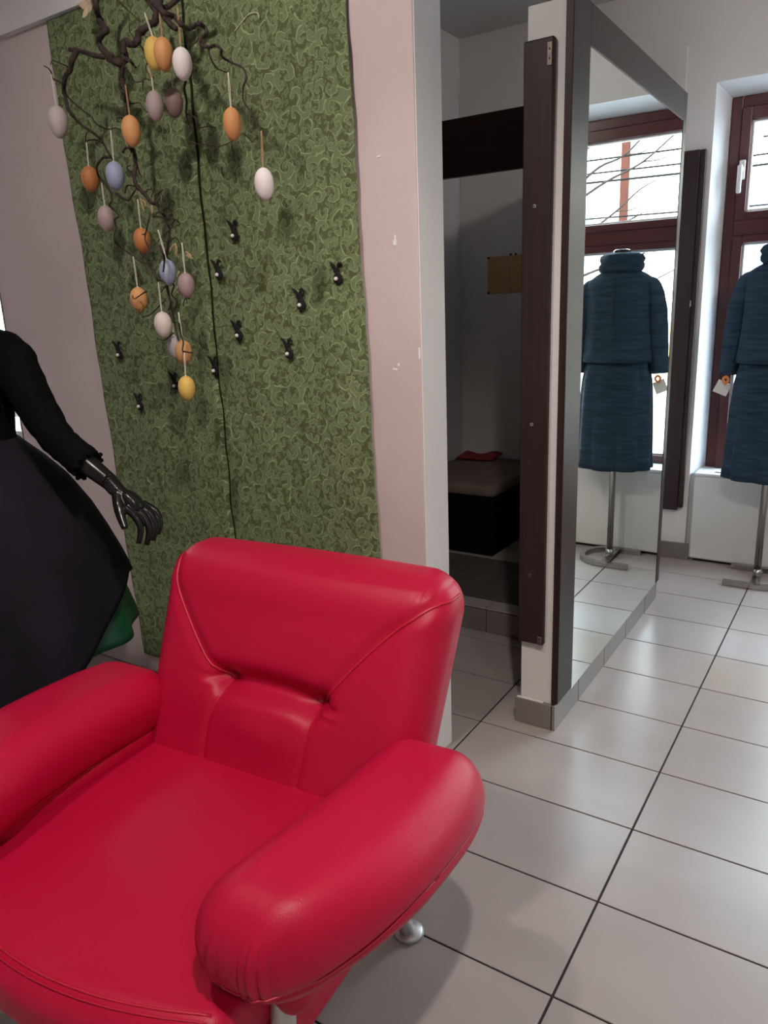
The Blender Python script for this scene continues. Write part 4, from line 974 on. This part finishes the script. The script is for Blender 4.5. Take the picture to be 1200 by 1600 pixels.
EGGS = [
    ((-1.293, 0.37, 2.07), 0.0512, 0.0827, (-1.314, 0.37, 2.171), 'yellow', 'yellow speckled egg half hidden behind the orange egg at the top of the branch'),
    ((-1.215, 0.33, 2.045), 0.0495, 0.0799, (-1.216, 0.33, 2.151), 'orange', 'orange egg between a yellow and a white egg at the top of the branch'),
    ((-1.141, 0.32, 2.007), 0.0486, 0.0767, (-1.14, 0.32, 2.132), 'white', 'white speckled egg right of the orange and yellow pair near the top'),
    ((-1.345, 0.4, 1.957), 0.0480, 0.0787, (-1.346, 0.4, 2.029), 'mauve', 'pale mauve egg below the yellow and orange pair, left of the brown egg'),
    ((-1.332, 0.46, 1.974), 0.0506, 0.0782, (-1.328, 0.46, 2.065), 'brown', 'dusky brown egg in the shade just below the upper white egg'),
    ((-1.725, 0.36, 1.967), 0.0576, 0.0909, (-1.727, 0.36, 2.106), 'greyish', 'greyish white egg at the far left, overlapping the edge of the green cloth'),
    ((-1.407, 0.36, 1.896), 0.0519, 0.0830, (-1.409, 0.36, 2.014), 'orange_light', 'light orange egg hanging on the middle stem above the blue egg'),
    ((-0.998, 0.33, 1.849), 0.0447, 0.0773, (-0.998, 0.33, 1.965), 'orange_mid', 'orange egg hanging alone at upper right of the branch, above the white egg'),
    ((-0.908, 0.33, 1.7), 0.0477, 0.0769, (-0.905, 0.33, 1.821), 'white', 'white egg hanging lowest on the long right-hand twig, rightmost of all'),
    ((-1.637, 0.38, 1.8), 0.0521, 0.0735, (-1.632, 0.38, 1.904), 'orange_deep', 'deep orange egg at the left, beside the upper blue egg'),
    ((-1.497, 0.36, 1.791), 0.0519, 0.0783, (-1.493, 0.36, 1.912), 'blue', 'pale blue egg right of the leftmost deep orange egg'),
    ((-1.586, 0.38, 1.684), 0.0483, 0.0756, (-1.587, 0.38, 1.793), 'pinkish', 'dusty pink egg hanging under the upper blue egg at the left'),
    ((-1.437, 0.38, 1.61), 0.0489, 0.0717, (-1.436, 0.38, 1.724), 'orange_deep', 'deep orange egg with a dark twig across it, in the middle of the branch'),
    ((-1.332, 0.37, 1.515), 0.0481, 0.0724, (-1.353, 0.37, 1.633), 'blue', 'pale blue egg touching a mauve egg in the lower half of the branch'),
    ((-1.251, 0.36, 1.475), 0.0472, 0.0691, (-1.251, 0.36, 1.59), 'mauve_dark', 'mauve egg right of the lower blue egg'),
    ((-1.458, 0.36, 1.445), 0.0498, 0.0710, (-1.461, 0.36, 1.567), 'orange_light', 'orange egg crossed by a thin forked twig, at lower left of the branch'),
    ((-1.353, 0.35, 1.369), 0.0507, 0.0754, (-1.354, 0.35, 1.489), 'cream', 'creamy white egg above the overlapping white and tan pair'),
    ((-1.392, 0.42, 1.302), 0.0450, 0.0685, (-1.389, 0.42, 1.372), 'white_dim', 'small white egg partly hidden behind the tan egg near the bottom'),
    ((-1.29, 0.36, 1.289), 0.0487, 0.0714, (-1.294, 0.36, 1.403), 'tan', 'tan orange egg in front of a white one, just above the lowest yellow egg'),
    ((-1.238, 0.31, 1.191), 0.0478, 0.0719, (-1.233, 0.31, 1.292), 'yellow', 'yellow egg hanging lowest on the branch'),
]
BUNNIES = [
    ((-1.253, 0.575, 1.6355), 0.0550, 0.000, 'black bunny cut-out set highest on the right-hand cloth panel'),
    ((-1.331, 0.575, 1.528), 0.0560, 0.000, 'black bunny cut-out beside the cloth seam, second from the top'),
    ((-0.876, 0.575, 1.4925), 0.0550, 0.000, 'black bunny cut-out nearest the right edge of the green cloth'),
    ((-1.0115, 0.575, 1.427), 0.0580, 0.000, 'black bunny cut-out lower left of the rightmost bunny'),
    ((-1.2695, 0.575, 1.3435), 0.0570, 0.000, 'black bunny cut-out right of the seam, level with the lower eggs'),
    ((-1.0715, 0.575, 1.287), 0.0560, 0.000, 'lowest black bunny cut-out in the middle of the right-hand cloth panel'),
    ((-1.387, 0.575, 1.2335), 0.0570, 0.000, 'black bunny cut-out right on the vertical seam of the cloth'),
    ((-1.8525, 0.575, 1.284), 0.0580, 0.000, 'black bunny cut-out at the left edge of the green cloth'),
    ((-1.58, 0.575, 1.1805), 0.0550, 0.000, 'black bunny cut-out partly covered by the lowest yellow egg'),
    ((-1.775, 0.575, 1.1035), 0.0570, 0.000, 'black bunny cut-out just above the black mannequin hand'),
]
TWINE = [(-1.191, 0.578, 2.152), (-1.161, 0.578, 2.169), (-1.133, 0.578, 2.183), (-1.104, 0.578, 2.18), (-1.097, 0.578, 2.165)]
FLOWER = (-1.7, 0.5, 2.306)


# ================================================================== BUNNIES
def ellipsoid(c, r, nu=14, nv=8, rot=0.0):
    V, Fc = [], []
    for i in range(nv + 1):
        p = math.pi * i / nv
        for k in range(nu):
            a = 2 * math.pi * k / nu
            x, y, z = r[0] * math.sin(p) * math.cos(a), r[1] * math.sin(p) * math.sin(a), r[2] * math.cos(p)
            V.append((c[0] + x * math.cos(rot) + z * math.sin(rot), c[1] + y, c[2] - x * math.sin(rot) + z * math.cos(rot)))
    for i in range(nv):
        for k in range(nu):
            a = i * nu + k; b = i * nu + (k + 1) % nu
            Fc.append((a, b, b + nu, a + nu))
    return V, Fc
def merge(parts):
    V, Fc = [], []
    for v, f in parts:
        b = len(V); V += [tuple(map(float, q)) for q in v]; Fc += [tuple(b + i for i in q) for q in f]
    return V, Fc
def weld(o, d=1e-5):
    bm = bmesh.new(); bm.from_mesh(o.data); bmesh.ops.remove_doubles(bm, verts=bm.verts, dist=d)
    bmesh.ops.recalc_face_normals(bm, faces=bm.faces); bm.to_mesh(o.data); bm.free()
for n_, (c, h, rz, lab) in enumerate(BUNNIES):
    h *= 1.12; sx = 1.42; y = 0.0; kk = random.Random(n_); tl = kk.uniform(-0.06, 0.06)
    S = lambda x, z: (x * h * sx + tl * z * h, y, z * h)
    e = lambda x, z, rx, rz_, rot=0: ellipsoid(S(x, z), (rx * h * sx, 0.0045, rz_ * h), 14, 8, rot)
    parts = [e(0.0, 0.24, 0.19, 0.245), e(-0.03, 0.44, 0.11, 0.14), e(-0.055, 0.60, 0.125, 0.135)]
    earl = smooth_path([S(-0.09, 0.66), S(-0.19, 0.82), S(-0.335, 1.0)], 4)
    earr = smooth_path([S(-0.03, 0.66), S(0.02, 0.86), S(0.08, 0.90), S(0.185, 0.79)], 4)
    parts.append(tube_geo(earl, [1.12 * h * q for q in (0.05, 0.055, 0.06, 0.068, 0.07, 0.065, 0.05, 0.03, 0.012)], 8, 1.0))
    parts.append(tube_geo(earr, [1.12 * h * q for q in (0.05, 0.055, 0.06, 0.065, 0.068, 0.07, 0.068, 0.065, 0.06, 0.055, 0.045, 0.03, 0.012)], 8, 1.0))
    V, Fc = merge(parts)
    V = [(v[0], max(-0.0045, min(0.0045, v[1])), v[2]) for v in V]
    b_ = mesh_obj('bunny', V, Fc, M['black_felt'], None, True, (c[0], 0.575, c[2] - h / 2)); weld(b_)
    tag(b_, lab, 'bunny decoration', 'black bunny cut-outs on the green cloth')
    V, Fc = ellipsoid(S(-0.035, 0.235), (0.098 * h, 0.006, 0.092 * h), 12, 8)
    V = [(v[0], v[1] - 0.006, v[2]) for v in V]
    t_ = mesh_obj('pompom_tail', V, Fc, M['pompom'], b_, True); weld(t_)

# ================================================================== BRANCH
root_b = Vector(TWIGS[0][3][0])
br = tag(empty('hanging_branch', root_b), 'dark contorted hazel branch hanging in front of the green cloth', 'branch')
for nm, r0, r1, pts in TWIGS:
    p = smooth_path(pts, 5); n = len(p)
    rj = random.Random(n * 13 + int(r0 * 1e5))
    rad = [(r0 + (r1 - r0) * i / (n - 1)) * (1 + 0.16 * math.sin(i * 1.9 + rj.random() * 6) * (1 if r0 > 0.004 else 0.5)) for i in range(n)]
    rad = [max(q * 1.32, 0.0013) for q in rad]
    p = [q - np.array(root_b) for q in p]
    V, Fc = tube_geo(p, rad, 8 if r0 > 0.003 else 6)
    mesh_obj(nm, V, Fc, M['bark'], br, True)
    if nm == 'limb' or nm == 'stem':     # knots
        for k in range(2, n - 2, 6):
            if rj.random() < 0.6:
                V, Fc = ellipsoid(p[k], (rad[k] * 1.25, rad[k] * 1.2, rad[k] * 1.3), 8, 6)
                kn = mesh_obj('knot', V, Fc, M['bark'], br, True); weld(kn)
for src in (0, 3):        # the branch is tied up to the ceiling
    q0 = np.array(TWIGS[src][3][0 if src == 0 else -1]) - np.array(root_b)
    V, Fc = tube_geo([q0 - np.array((0, 0, 0.01)), q0 + np.array((0.0, 0.0, 0.2)), np.array((q0[0], q0[1], ZC - root_b.z))], 0.0015, 6)
    mesh_obj('hanging_cord', V, Fc, M['string'], br, True)
for pts in CATKINS:
    p = [q - np.array(root_b) for q in smooth_path(pts, 4)]; n = len(p)
    V, Fc = tube_geo(p, [0.0012 + 0.0022 * math.sin(math.pi * (0.12 + 0.8 * i / (n - 1))) for i in range(n)], 7)
    o = mesh_obj('catkin', V, Fc, M['catkin'], br, True); o['label'] = 'dry yellowish catkin'
tag(tube('twine', smooth_path(TWINE, 5), 0.0012, M['string'], None, 6), 'loose pale thread clinging to the green cloth at upper right', 'thread')
fo = tag(empty('dried_flower', FLOWER), 'pale dried petals tucked at the top edge of the green cloth', 'flower')
for k in range(5):
    a = 2 * math.pi * k / 5 + 0.4; V, Fc = [], []
    L = 0.030 + 0.006 * (k % 2)
    for s_ in (0, 1):
        for i in range(6):
            t = i / 5; w = 0.011 * math.sin(math.pi * (0.12 + 0.80 * t))
            for q in (-1, 0, 1):
                lx, ly = L * t, w * q
                V.append((lx * math.cos(a) - ly * math.sin(a), -0.012 * t * t + 0.003 * abs(q) + 0.001 * s_ + 0.002 * math.sin(4 * t + k), lx * math.sin(a) + ly * math.cos(a)))
    for i in range(5):
        for q in (0, 1):
            A = i * 3 + q
            Fc += [(A, A + 1, A + 4, A + 3), (18 + A, 18 + A + 3, 18 + A + 4, 18 + A + 1)]
    mesh_obj('petal', V, Fc, M['petal'], fo, True)

# ================================================================== EGGS
for n_, (c, w, h, top, colr, lab) in enumerate(EGGS):
    V, Fc = [], []; nv, nu = 20, 24
    for i in range(nv + 1):
        t = math.pi * i / nv
        rr_ = w / 2 * math.sin(t) * (1 + 0.09 * math.cos(t)); z = h / 2 * math.cos(t)
        for k in range(nu):
            a = 2 * math.pi * k / nu; V.append((rr_ * math.cos(a), rr_ * math.sin(a), z))
    for i in range(nv):
        for k in range(nu):
            a = i * nu + k; b = i * nu + (k + 1) % nu; Fc.append((a, b, b + nu, a + nu))
    eg = mesh_obj('easter_egg', V, Fc, M['egg_' + colr], None, True, c); weld(eg)
    tag(eg, lab, 'easter egg', 'decorated eggs hanging on the branch')
    tx, tz = top[0] - c[0], top[2] - c[2]
    sm_ = M['jute'] if n_ in (1, 2, 6, 8) else M['string']
    V, Fc = merge([tube_geo(smooth_path([(0.001 * s_, 0, h / 2 - 0.001), (tx * 0.5 + 0.0022 * s_, 0, (h / 2 + tz) / 2), (tx + 0.001 * s_, 0, tz)], 4), 0.0009, 6) for s_ in (-1, 1)])
    mesh_obj('hanging_loop', V, Fc, sm_, eg, True)
    V, Fc = ellipsoid((0, 0, h / 2), (0.0035, 0.0035, 0.0022), 8, 6)
    k_ = mesh_obj('knot', V, Fc, sm_, eg, True); weld(k_)

# ================================================================== BLACK DRESSED MANNEQUIN (left)
AX, AY = -1.785, 0.010; ANG = math.radians(32.9)
DM = tag(empty('dress_mannequin', (AX, AY, 0), ANG), 'gloss black mannequin in black lace top and dark full skirt', 'mannequin')
ca, sa = math.cos(ANG), math.sin(ANG)
def L3(p): # world to mannequin space
    dx, dy = p[0] - AX, p[1] - AY
    return (dx * ca + dy * sa, -dx * sa + dy * ca, p[2])
def fuse(name, parts, m, parent, voxel=0.004, smooth_it=3):
    """join overlapping volumes into one continuous skin"""
    V, Fc = merge(parts)
    me = bpy.data.meshes.new(name); me.from_pydata(V, [], Fc)
    bm = bmesh.new(); bm.from_mesh(me); bmesh.ops.remove_doubles(bm, verts=bm.verts, dist=1e-6); bmesh.ops.recalc_face_normals(bm, faces=bm.faces); bm.to_mesh(me); bm.free()
    o = bpy.data.objects.new(name, me); COL.objects.link(o)
    rm = o.modifiers.new('r', 'REMESH'); rm.mode = 'VOXEL'; rm.voxel_size = voxel
    if smooth_it:
        s_ = o.modifiers.new('s', 'SMOOTH'); s_.factor = 0.5; s_.iterations = smooth_it
    dg = bpy.context.evaluated_depsgraph_get(); dg.update()
    me2 = bpy.data.meshes.new_from_object(o.evaluated_get(dg))
    o.modifiers.clear(); o.data = me2; me2.name = name
    me2.materials.clear(); me2.materials.append(m)
    me2.polygons.foreach_set('use_smooth', [True] * len(me2.polygons))
    o.parent = parent
    return o
# head, neck, chest in one piece
torso = [ellipsoid((0.0, -0.005, 1.545), (0.072, 0.088, 0.112), 24, 16), ellipsoid((0, -0.03, 1.49), (0.055, 0.06, 0.07), 20, 12),
         ellipsoid((0, -0.088, 1.535), (0.012, 0.020, 0.024), 10, 8),
         tube_geo(smooth_path([(0, 0.012, 1.50), (0, 0.01, 1.43), (0, 0.008, 1.36), (0, 0.006, 1.28), (0, 0.0, 1.10)], 4), [0.046] * 5 + [0.045] * 4 + [0.052] * 4 + [0.075] * 4, 20)]
fuse('body', torso, M['black_plastic'], DM, 0.008, 4)
# arms with separate forearm and hand, fingers bent down
def hand_set(mir):
    f_ = lambda p: (-p[0], p[1], p[2]) if mir else p
    W = [L3(p) for p in ((-1.415, 0.036, 1.042), (-1.356, 0.042, 1.006), (-1.300, 0.055, 0.966), (-1.286, 0.058, 0.956))]
    fore = [tube_geo([f_(p) for p in smooth_path(W[:3], 5)], (0.034, 0.0235), 20)]
    mesh_o = mesh_obj('forearm', fore[0][0], fore[0][1], M['black_plastic'], DM, True)
    P_ = []
    wr = np.array(L3((-1.300, 0.055, 0.966))); w2_ = np.array(L3((-1.272, 0.062, 0.936))); kn = np.array(L3((-1.222, 0.078, 0.886)))
    P_.append(tube_geo([f_(p) for p in smooth_path([wr, w2_, (w2_ + kn) / 2 + np.array((0.004, 0, 0.003)), kn], 5)], [0.0225] * 4 + [0.021] * 4 + [0.024, 0.025, 0.026, 0.027, 0.027, 0.026, 0.024, 0.021], 16))
    acr = np.array(L3((-1.215 + 0.004, 0.078 + 0.042, 0.874))) - np.array(L3((-1.215, 0.078, 0.874)))
    for k, (ln, rr_) in enumerate(((0.98, 0.0102), (1.08, 0.0104), (1.0, 0.0100), (0.86, 0.0090))):
        b0 = kn + acr * (k - 1.4) * 0.43 + np.array((0.000, 0, 0.004))
        dx = 0.004 * (k - 1)
        pts = [b0 - np.array((0.012, 0, -0.012)), b0 + np.array((0.014 + dx, 0.0, -0.012)), b0 + ln * np.array((0.028 + dx, -0.006, -0.040)), b0 + ln * np.array((0.028 + dx, -0.012, -0.064)), b0 + ln * np.array((0.021 + dx, -0.018, -0.087))]
        n = 17
        P_.append(tube_geo([f_(p) for p in smooth_path(pts, 4)], [rr_ * (1.15 - 0.45 * i / (n - 1)) for i in range(n)], 10))
    tb = [np.array(L3(p)) for p in ((-1.268, 0.055, 0.930), (-1.247, 0.036, 0.904), (-1.232, 0.028, 0.878), (-1.214, 0.022, 0.852))]
    P_.append(tube_geo([f_(p) for p in smooth_path(tb, 5)], [0.018 - 0.0085 * i / 15 for i in range(16)], 10))
    fuse('hand', P_, M['black_plastic'], DM, 0.0022, 2)
    # wrist joint ring
    V2, F2 = tube_geo([f_(wr + (w2_ - wr) * t) for t in (-0.06, 0.06)], 0.0240, 20)
    mesh_obj('wrist_joint', V2, F2, M['black_plastic'], DM, True)
    S_ = [L3(p) for p in ((-1.735, 0.045, 1.325), (-1.672, 0.056, 1.292), (-1.587, 0.046, 1.187), (-1.482, 0.033, 1.086), (-1.420, 0.036, 1.044), (-1.362, 0.041, 1.008))]
    q = smooth_path(S_, 6); n = len(q)
    rad = np.interp(np.linspace(0, 1, n), [0, 0.2, 0.45, 0.62, 0.8, 0.97, 1.0], [0.058, 0.066, 0.055, 0.047, 0.045, 0.047, 0.044])
    rad = [r_ * (1 + 0.03 * math.sin(i * 2.1) + 0.02 * math.sin(i * 4.7)) for i, r_ in enumerate(rad)]
    V2, F2 = tube_geo([f_(p) for p in q], rad, 24)
    sl = mesh_obj('sleeve', V2, F2, M['black_velvet'], DM, True)
    e_ = np.array(S_[-1]); d_ = e_ - np.array(S_[-2]); d_ /= np.linalg.norm(d_)
    for k in range(11):      # scalloped lace edge on the cuff
        a = 2 * math.pi * k / 11
        n1 = np.cross(d_, (0, 1, 0)); n1 /= np.linalg.norm(n1); n2 = np.cross(d_, n1)
        c_ = e_ + 0.044 * (math.cos(a) * n1 + math.sin(a) * n2)
        V2, F2 = ellipsoid(f_(c_), (0.007, 0.007, 0.006), 8, 6); lo = mesh_obj('lace_scallop', V2, F2, M['black_velvet'], sl, True); weld(lo)
hand_set(False); hand_set(True)
rings('bodice', [(0, 0, 1.02, 0.086, 0.082), (0, 0, 1.07, 0.080, 0.080), (0, -0.003, 1.14, 0.088, 0.092), (0, -0.012, 1.22, 0.106, 0.112), (0, -0.006, 1.28, 0.134, 0.103), (0, 0.0, 1.325, 0.145, 0.088), (0, 0.004, 1.352, 0.120, 0.074), (0, 0.006, 1.372, 0.085, 0.062)], M['black_velvet'], DM, 36, None, True, True)
# sequins on the shoulders and under the arm
rs = random.Random(2); sq = []
for k in range(70):
    a = rs.uniform(-0.8, 0.8); z = rs.choice((rs.uniform(1.28, 1.33), rs.uniform(1.10, 1.20)))
    hx = 0.142 if z > 1.25 else 0.094
    c_ = (hx * math.cos(a) + 0.003, -0.1 * abs(math.sin(a)) - 0.02, z)
    sq.append(ellipsoid(c_, (0.0022, 0.0022, 0.0012), 6, 4))
V, Fc = merge(sq); o = mesh_obj('sequins', V, Fc, M['black_plastic'], DM, True); o['kind'] = 'stuff'
# full skirt with a dipping hem, green lining layer beneath
PR = [(1.062, 0.088), (1.04, 0.108), (1.0, 0.150), (0.93, 0.212), (0.829, 0.274), (0.74, 0.316), (0.653, 0.352), (0.56, 0.385), (0.46, 0.410), (0.30, 0.44)]
def prof(z): return float(np.interp(-z, [-p[0] for p in PR], [p[1] for p in PR]))
def skirt(name, hem, fold_a, nf, dr, m, z_top, seed, rows=26, sides=120, th=0.003):
    V, Fc = [], []
    for off in (0, th):
        for i in range(rows + 1):
            for k in range(sides):
                a = 2 * math.pi * k / sides; z = z_top + (hem(a) - z_top) * i / rows
                t = max(0, (z_top - z) / 0.55)
                r_ = prof(z) * (1 + fold_a * min(1, t) * math.cos(nf * a + seed)) + dr - off
                V.append((r_ * math.cos(a), r_ * math.sin(a) * 0.95, z))
    S_ = (rows + 1) * sides
    for i in range(rows):
        for k in range(sides):
            a = i * sides + k; b = i * sides + (k + 1) % sides
            Fc += [(a, b, b + sides, a + sides), (S_ + a + sides, S_ + b + sides, S_ + b, S_ + a)]
    for k in range(sides):
        for i in (0, rows):
            a = i * sides + k; b = i * sides + (k + 1) % sides; Fc.append((a, S_ + a, S_ + b, b))
    return mesh_obj(name, V, Fc, m, DM, True)
def hem_o(a):
    a = (a + math.pi) % (2 * math.pi) - math.pi       # 0 = viewer's right, -pi/2 = towards the camera
    return 0.628 - 0.30 * min(1, abs(min(0, math.sin(a)))) ** 1.2 - 0.05 * max(0, math.sin(a)) - 0.06 * (1 - math.cos(a)) * 0.5
skirt('skirt', hem_o, 0.035, 7, 0.0, M['navy_cloth'], 1.062, 0.2)
skirt('lining_skirt', lambda a: 0.42, 0.04, 9, -0.062, M['green_satin'], 0.95, 1.3)
V2, F2 = tube_geo([(0, 0, 1.15), (0, 0, 0.5), (0, 0, 0.02)], 0.016, 14); mesh_obj('pole', V2, F2, M['chrome'], DM, True)
V2, F2 = tube_geo([(0, 0, 0.0), (0, 0, 0.012), (0, 0, 0.02)], (0.17, 0.17, 0.155), 36); mesh_obj('base_plate', V2, F2, M['chrome'], DM)

# ================================================================== TEAL SUIT MANNEQUIN BY THE WINDOW
SX, SY = 0.020, 2.780
SM = tag(empty('suit_mannequin', (SX, SY, 0)), 'headless display form in teal jacket and skirt by the window', 'mannequin')
def sfold(n, am, ph): return lambda a, t: 1 + am * math.cos(n * a + ph)
jk = rings('jacket', [(0, 0, 1.078, 0.176, 0.130), (0, 0, 1.085, 0.180, 0.133), (0, 0, 1.118, 0.179, 0.132), (0, 0, 1.122, 0.175, 0.129), (0, 0, 1.20, 0.168, 0.122), (0, 0, 1.30, 0.165, 0.117), (0, 0, 1.40, 0.172, 0.112), (0, 0, 1.455, 0.172, 0.100), (0, 0, 1.485, 0.158, 0.088), (0, 0, 1.508, 0.125, 0.076), (0, 0, 1.522, 0.098, 0.070), (0, 0, 1.532, 0.082, 0.068)],
           M['teal'], SM, 56, lambda a, t: 1 + 0.012 * math.cos(9 * a + 5 * t), False, False, 0.004)
cl = rings('collar', [(0, 0, 1.520, 0.100, 0.082), (0, 0, 1.535, 0.112, 0.092), (0, 0, 1.552, 0.111, 0.090), (0, 0, 1.564, 0.103, 0.085), (0, 0, 1.580, 0.112, 0.092), (0, 0, 1.600, 0.104, 0.086), (0, 0, 1.612, 0.078, 0.068), (0, 0, 1.606, 0.062, 0.054)],
           M['teal'], SM, 48, lambda a, t: 1 + 0.035 * math.cos(3 * a + 7 * t) + 0.018 * math.cos(7 * a - 6 * t), False, False, 0.004)
rings('neck_block', [(0, 0, 1.50, 0.05, 0.05), (0, 0, 1.56, 0.048, 0.048), (0, 0, 1.622, 0.044, 0.044), (0, 0, 1.629, 0.036, 0.036)], M['black_plastic'], SM, 28, None, True, True)
V2, F2 = tube_geo([(0, -0.104, 1.12), (0, -0.114, 1.20), (0, -0.118, 1.30), (0, -0.113, 1.40), (0, -0.101, 1.455), (0, -0.08, 1.50)], 0.0012, 5)
V2 = [(v[0], v[1] - 0.004, v[2]) for v in V2]
mesh_obj('back_seam', V2, F2, M['teal'], jk, True)
for s in (-1, 1):
    q = smooth_path([(s * 0.120, 0.0, 1.462), (s * 0.156, 0.0, 1.436), (s * 0.184, 0.004, 1.33), (s * 0.198, 0.010, 1.18), (s * 0.206, 0.016, 1.055), (s * 0.208, 0.017, 1.022)], 6); n = len(q)
    rad = np.interp(np.linspace(0, 1, n), [0, 0.2, 0.4, 0.6, 0.85, 0.86, 1], [0.036, 0.047, 0.049, 0.047, 0.045, 0.0475, 0.0475])
    V2, F2 = tube_geo(q, [r_ * (1 + 0.02 * math.sin(i * 1.7)) for i, r_ in enumerate(rad)], 22, 0.92)
    mesh_obj('sleeve', V2, F2, M['teal'], SM, True)
def pleat(a, t): return 1 + 0.006 + (0.042 * t + 0.024) * (abs(math.cos(4.5 * a + 0.3)) * 2 - 1.2) + 0.012 * t * math.cos(5 * a)
rings('skirt', [(0, 0, 1.10, 0.150, 0.108), (0, 0, 1.06, 0.160, 0.117), (0, 0, 0.98, 0.176, 0.131), (0, 0, 0.85, 0.185, 0.140), (0, 0, 0.70, 0.190, 0.146), (0, 0, 0.575, 0.194, 0.150), (0, 0, 0.565, 0.196, 0.152), (0, 0, 0.527, 0.197, 0.153)], M['teal'], SM, 120, pleat, False, False, 0.004)
V2, F2 = tube_geo([(0, 0, 1.45), (0, 0, 0.9), (0, 0, 0.03)], 0.0165, 20); mesh_obj('pole', V2, F2, M['steel'], SM, True)
V2, F2 = tube_geo([(0, 0, 0.018), (0, 0, 0.06)], 0.021, 20); mesh_obj('pole_socket', V2, F2, M['steel'], SM, True)
def flatbar(path, w, h):
    """flat bar of rectangular section following a floor path"""
    V, Fc = [], []; n = len(path)
    for i, p in enumerate(path):
        t = np.array(path[min(i + 1, n - 1)]) - np.array(path[max(i - 1, 0)]); t = t / np.linalg.norm(t); nn = np.array((-t[1], t[0]))
        for sgn, z in ((-1, 0.001), (1, 0.001), (1, h), (-1, h)):
            V.append((p[0] + nn[0] * w / 2 * sgn, p[1] + nn[1] * w / 2 * sgn, z))
    for i in range(n - 1):
        for k in range(4):
            a = i * 4 + k; b = i * 4 + (k + 1) % 4; Fc.append((a, b, b + 4, a + 4))
    Fc += [(3, 2, 1, 0), tuple((n - 1) * 4 + k for k in range(4))]
    return V, Fc
R0 = 0.134
arc = [(-0.137, -R0)] + [(0.012 + R0 * math.cos(a), R0 * math.sin(a)) for a in np.linspace(-math.pi / 2, math.pi / 2, 25)] + [(-0.137, R0)]
V2, F2 = flatbar(arc, 0.030, 0.026); mesh_obj('base_ring', V2, F2, M['steel'], SM)
V2, F2 = flatbar([(0.0, -R0 + 0.016), (0.0, R0 - 0.016)], 0.036, 0.019); mesh_obj('base_crossbar', V2, F2, M['steel'], SM)
tg = tag(empty('price_tag', (-0.215, 2.755, 0.965)), 'white swing tag with orange clip dangling from the teal sleeve', 'price tag')
tb_ = box('card', (-0.036, 0.030, -0.001, 0.001, -0.036, 0.026), M['tag_card'], tg, 0.0005, 1); tb_.rotation_euler = (0, math.radians(24), math.radians(14))
V2, F2 = tube_geo(smooth_path([(0.020, 0.0, 0.012), (0.034, -0.004, 0.030), (0.024, -0.002, 0.046), (0.010, 0.0, 0.034), (0.018, 0.0, 0.014)], 6), 0.006, 8); mesh_obj('clip', V2, F2, M['orange_plastic'], tg, True)
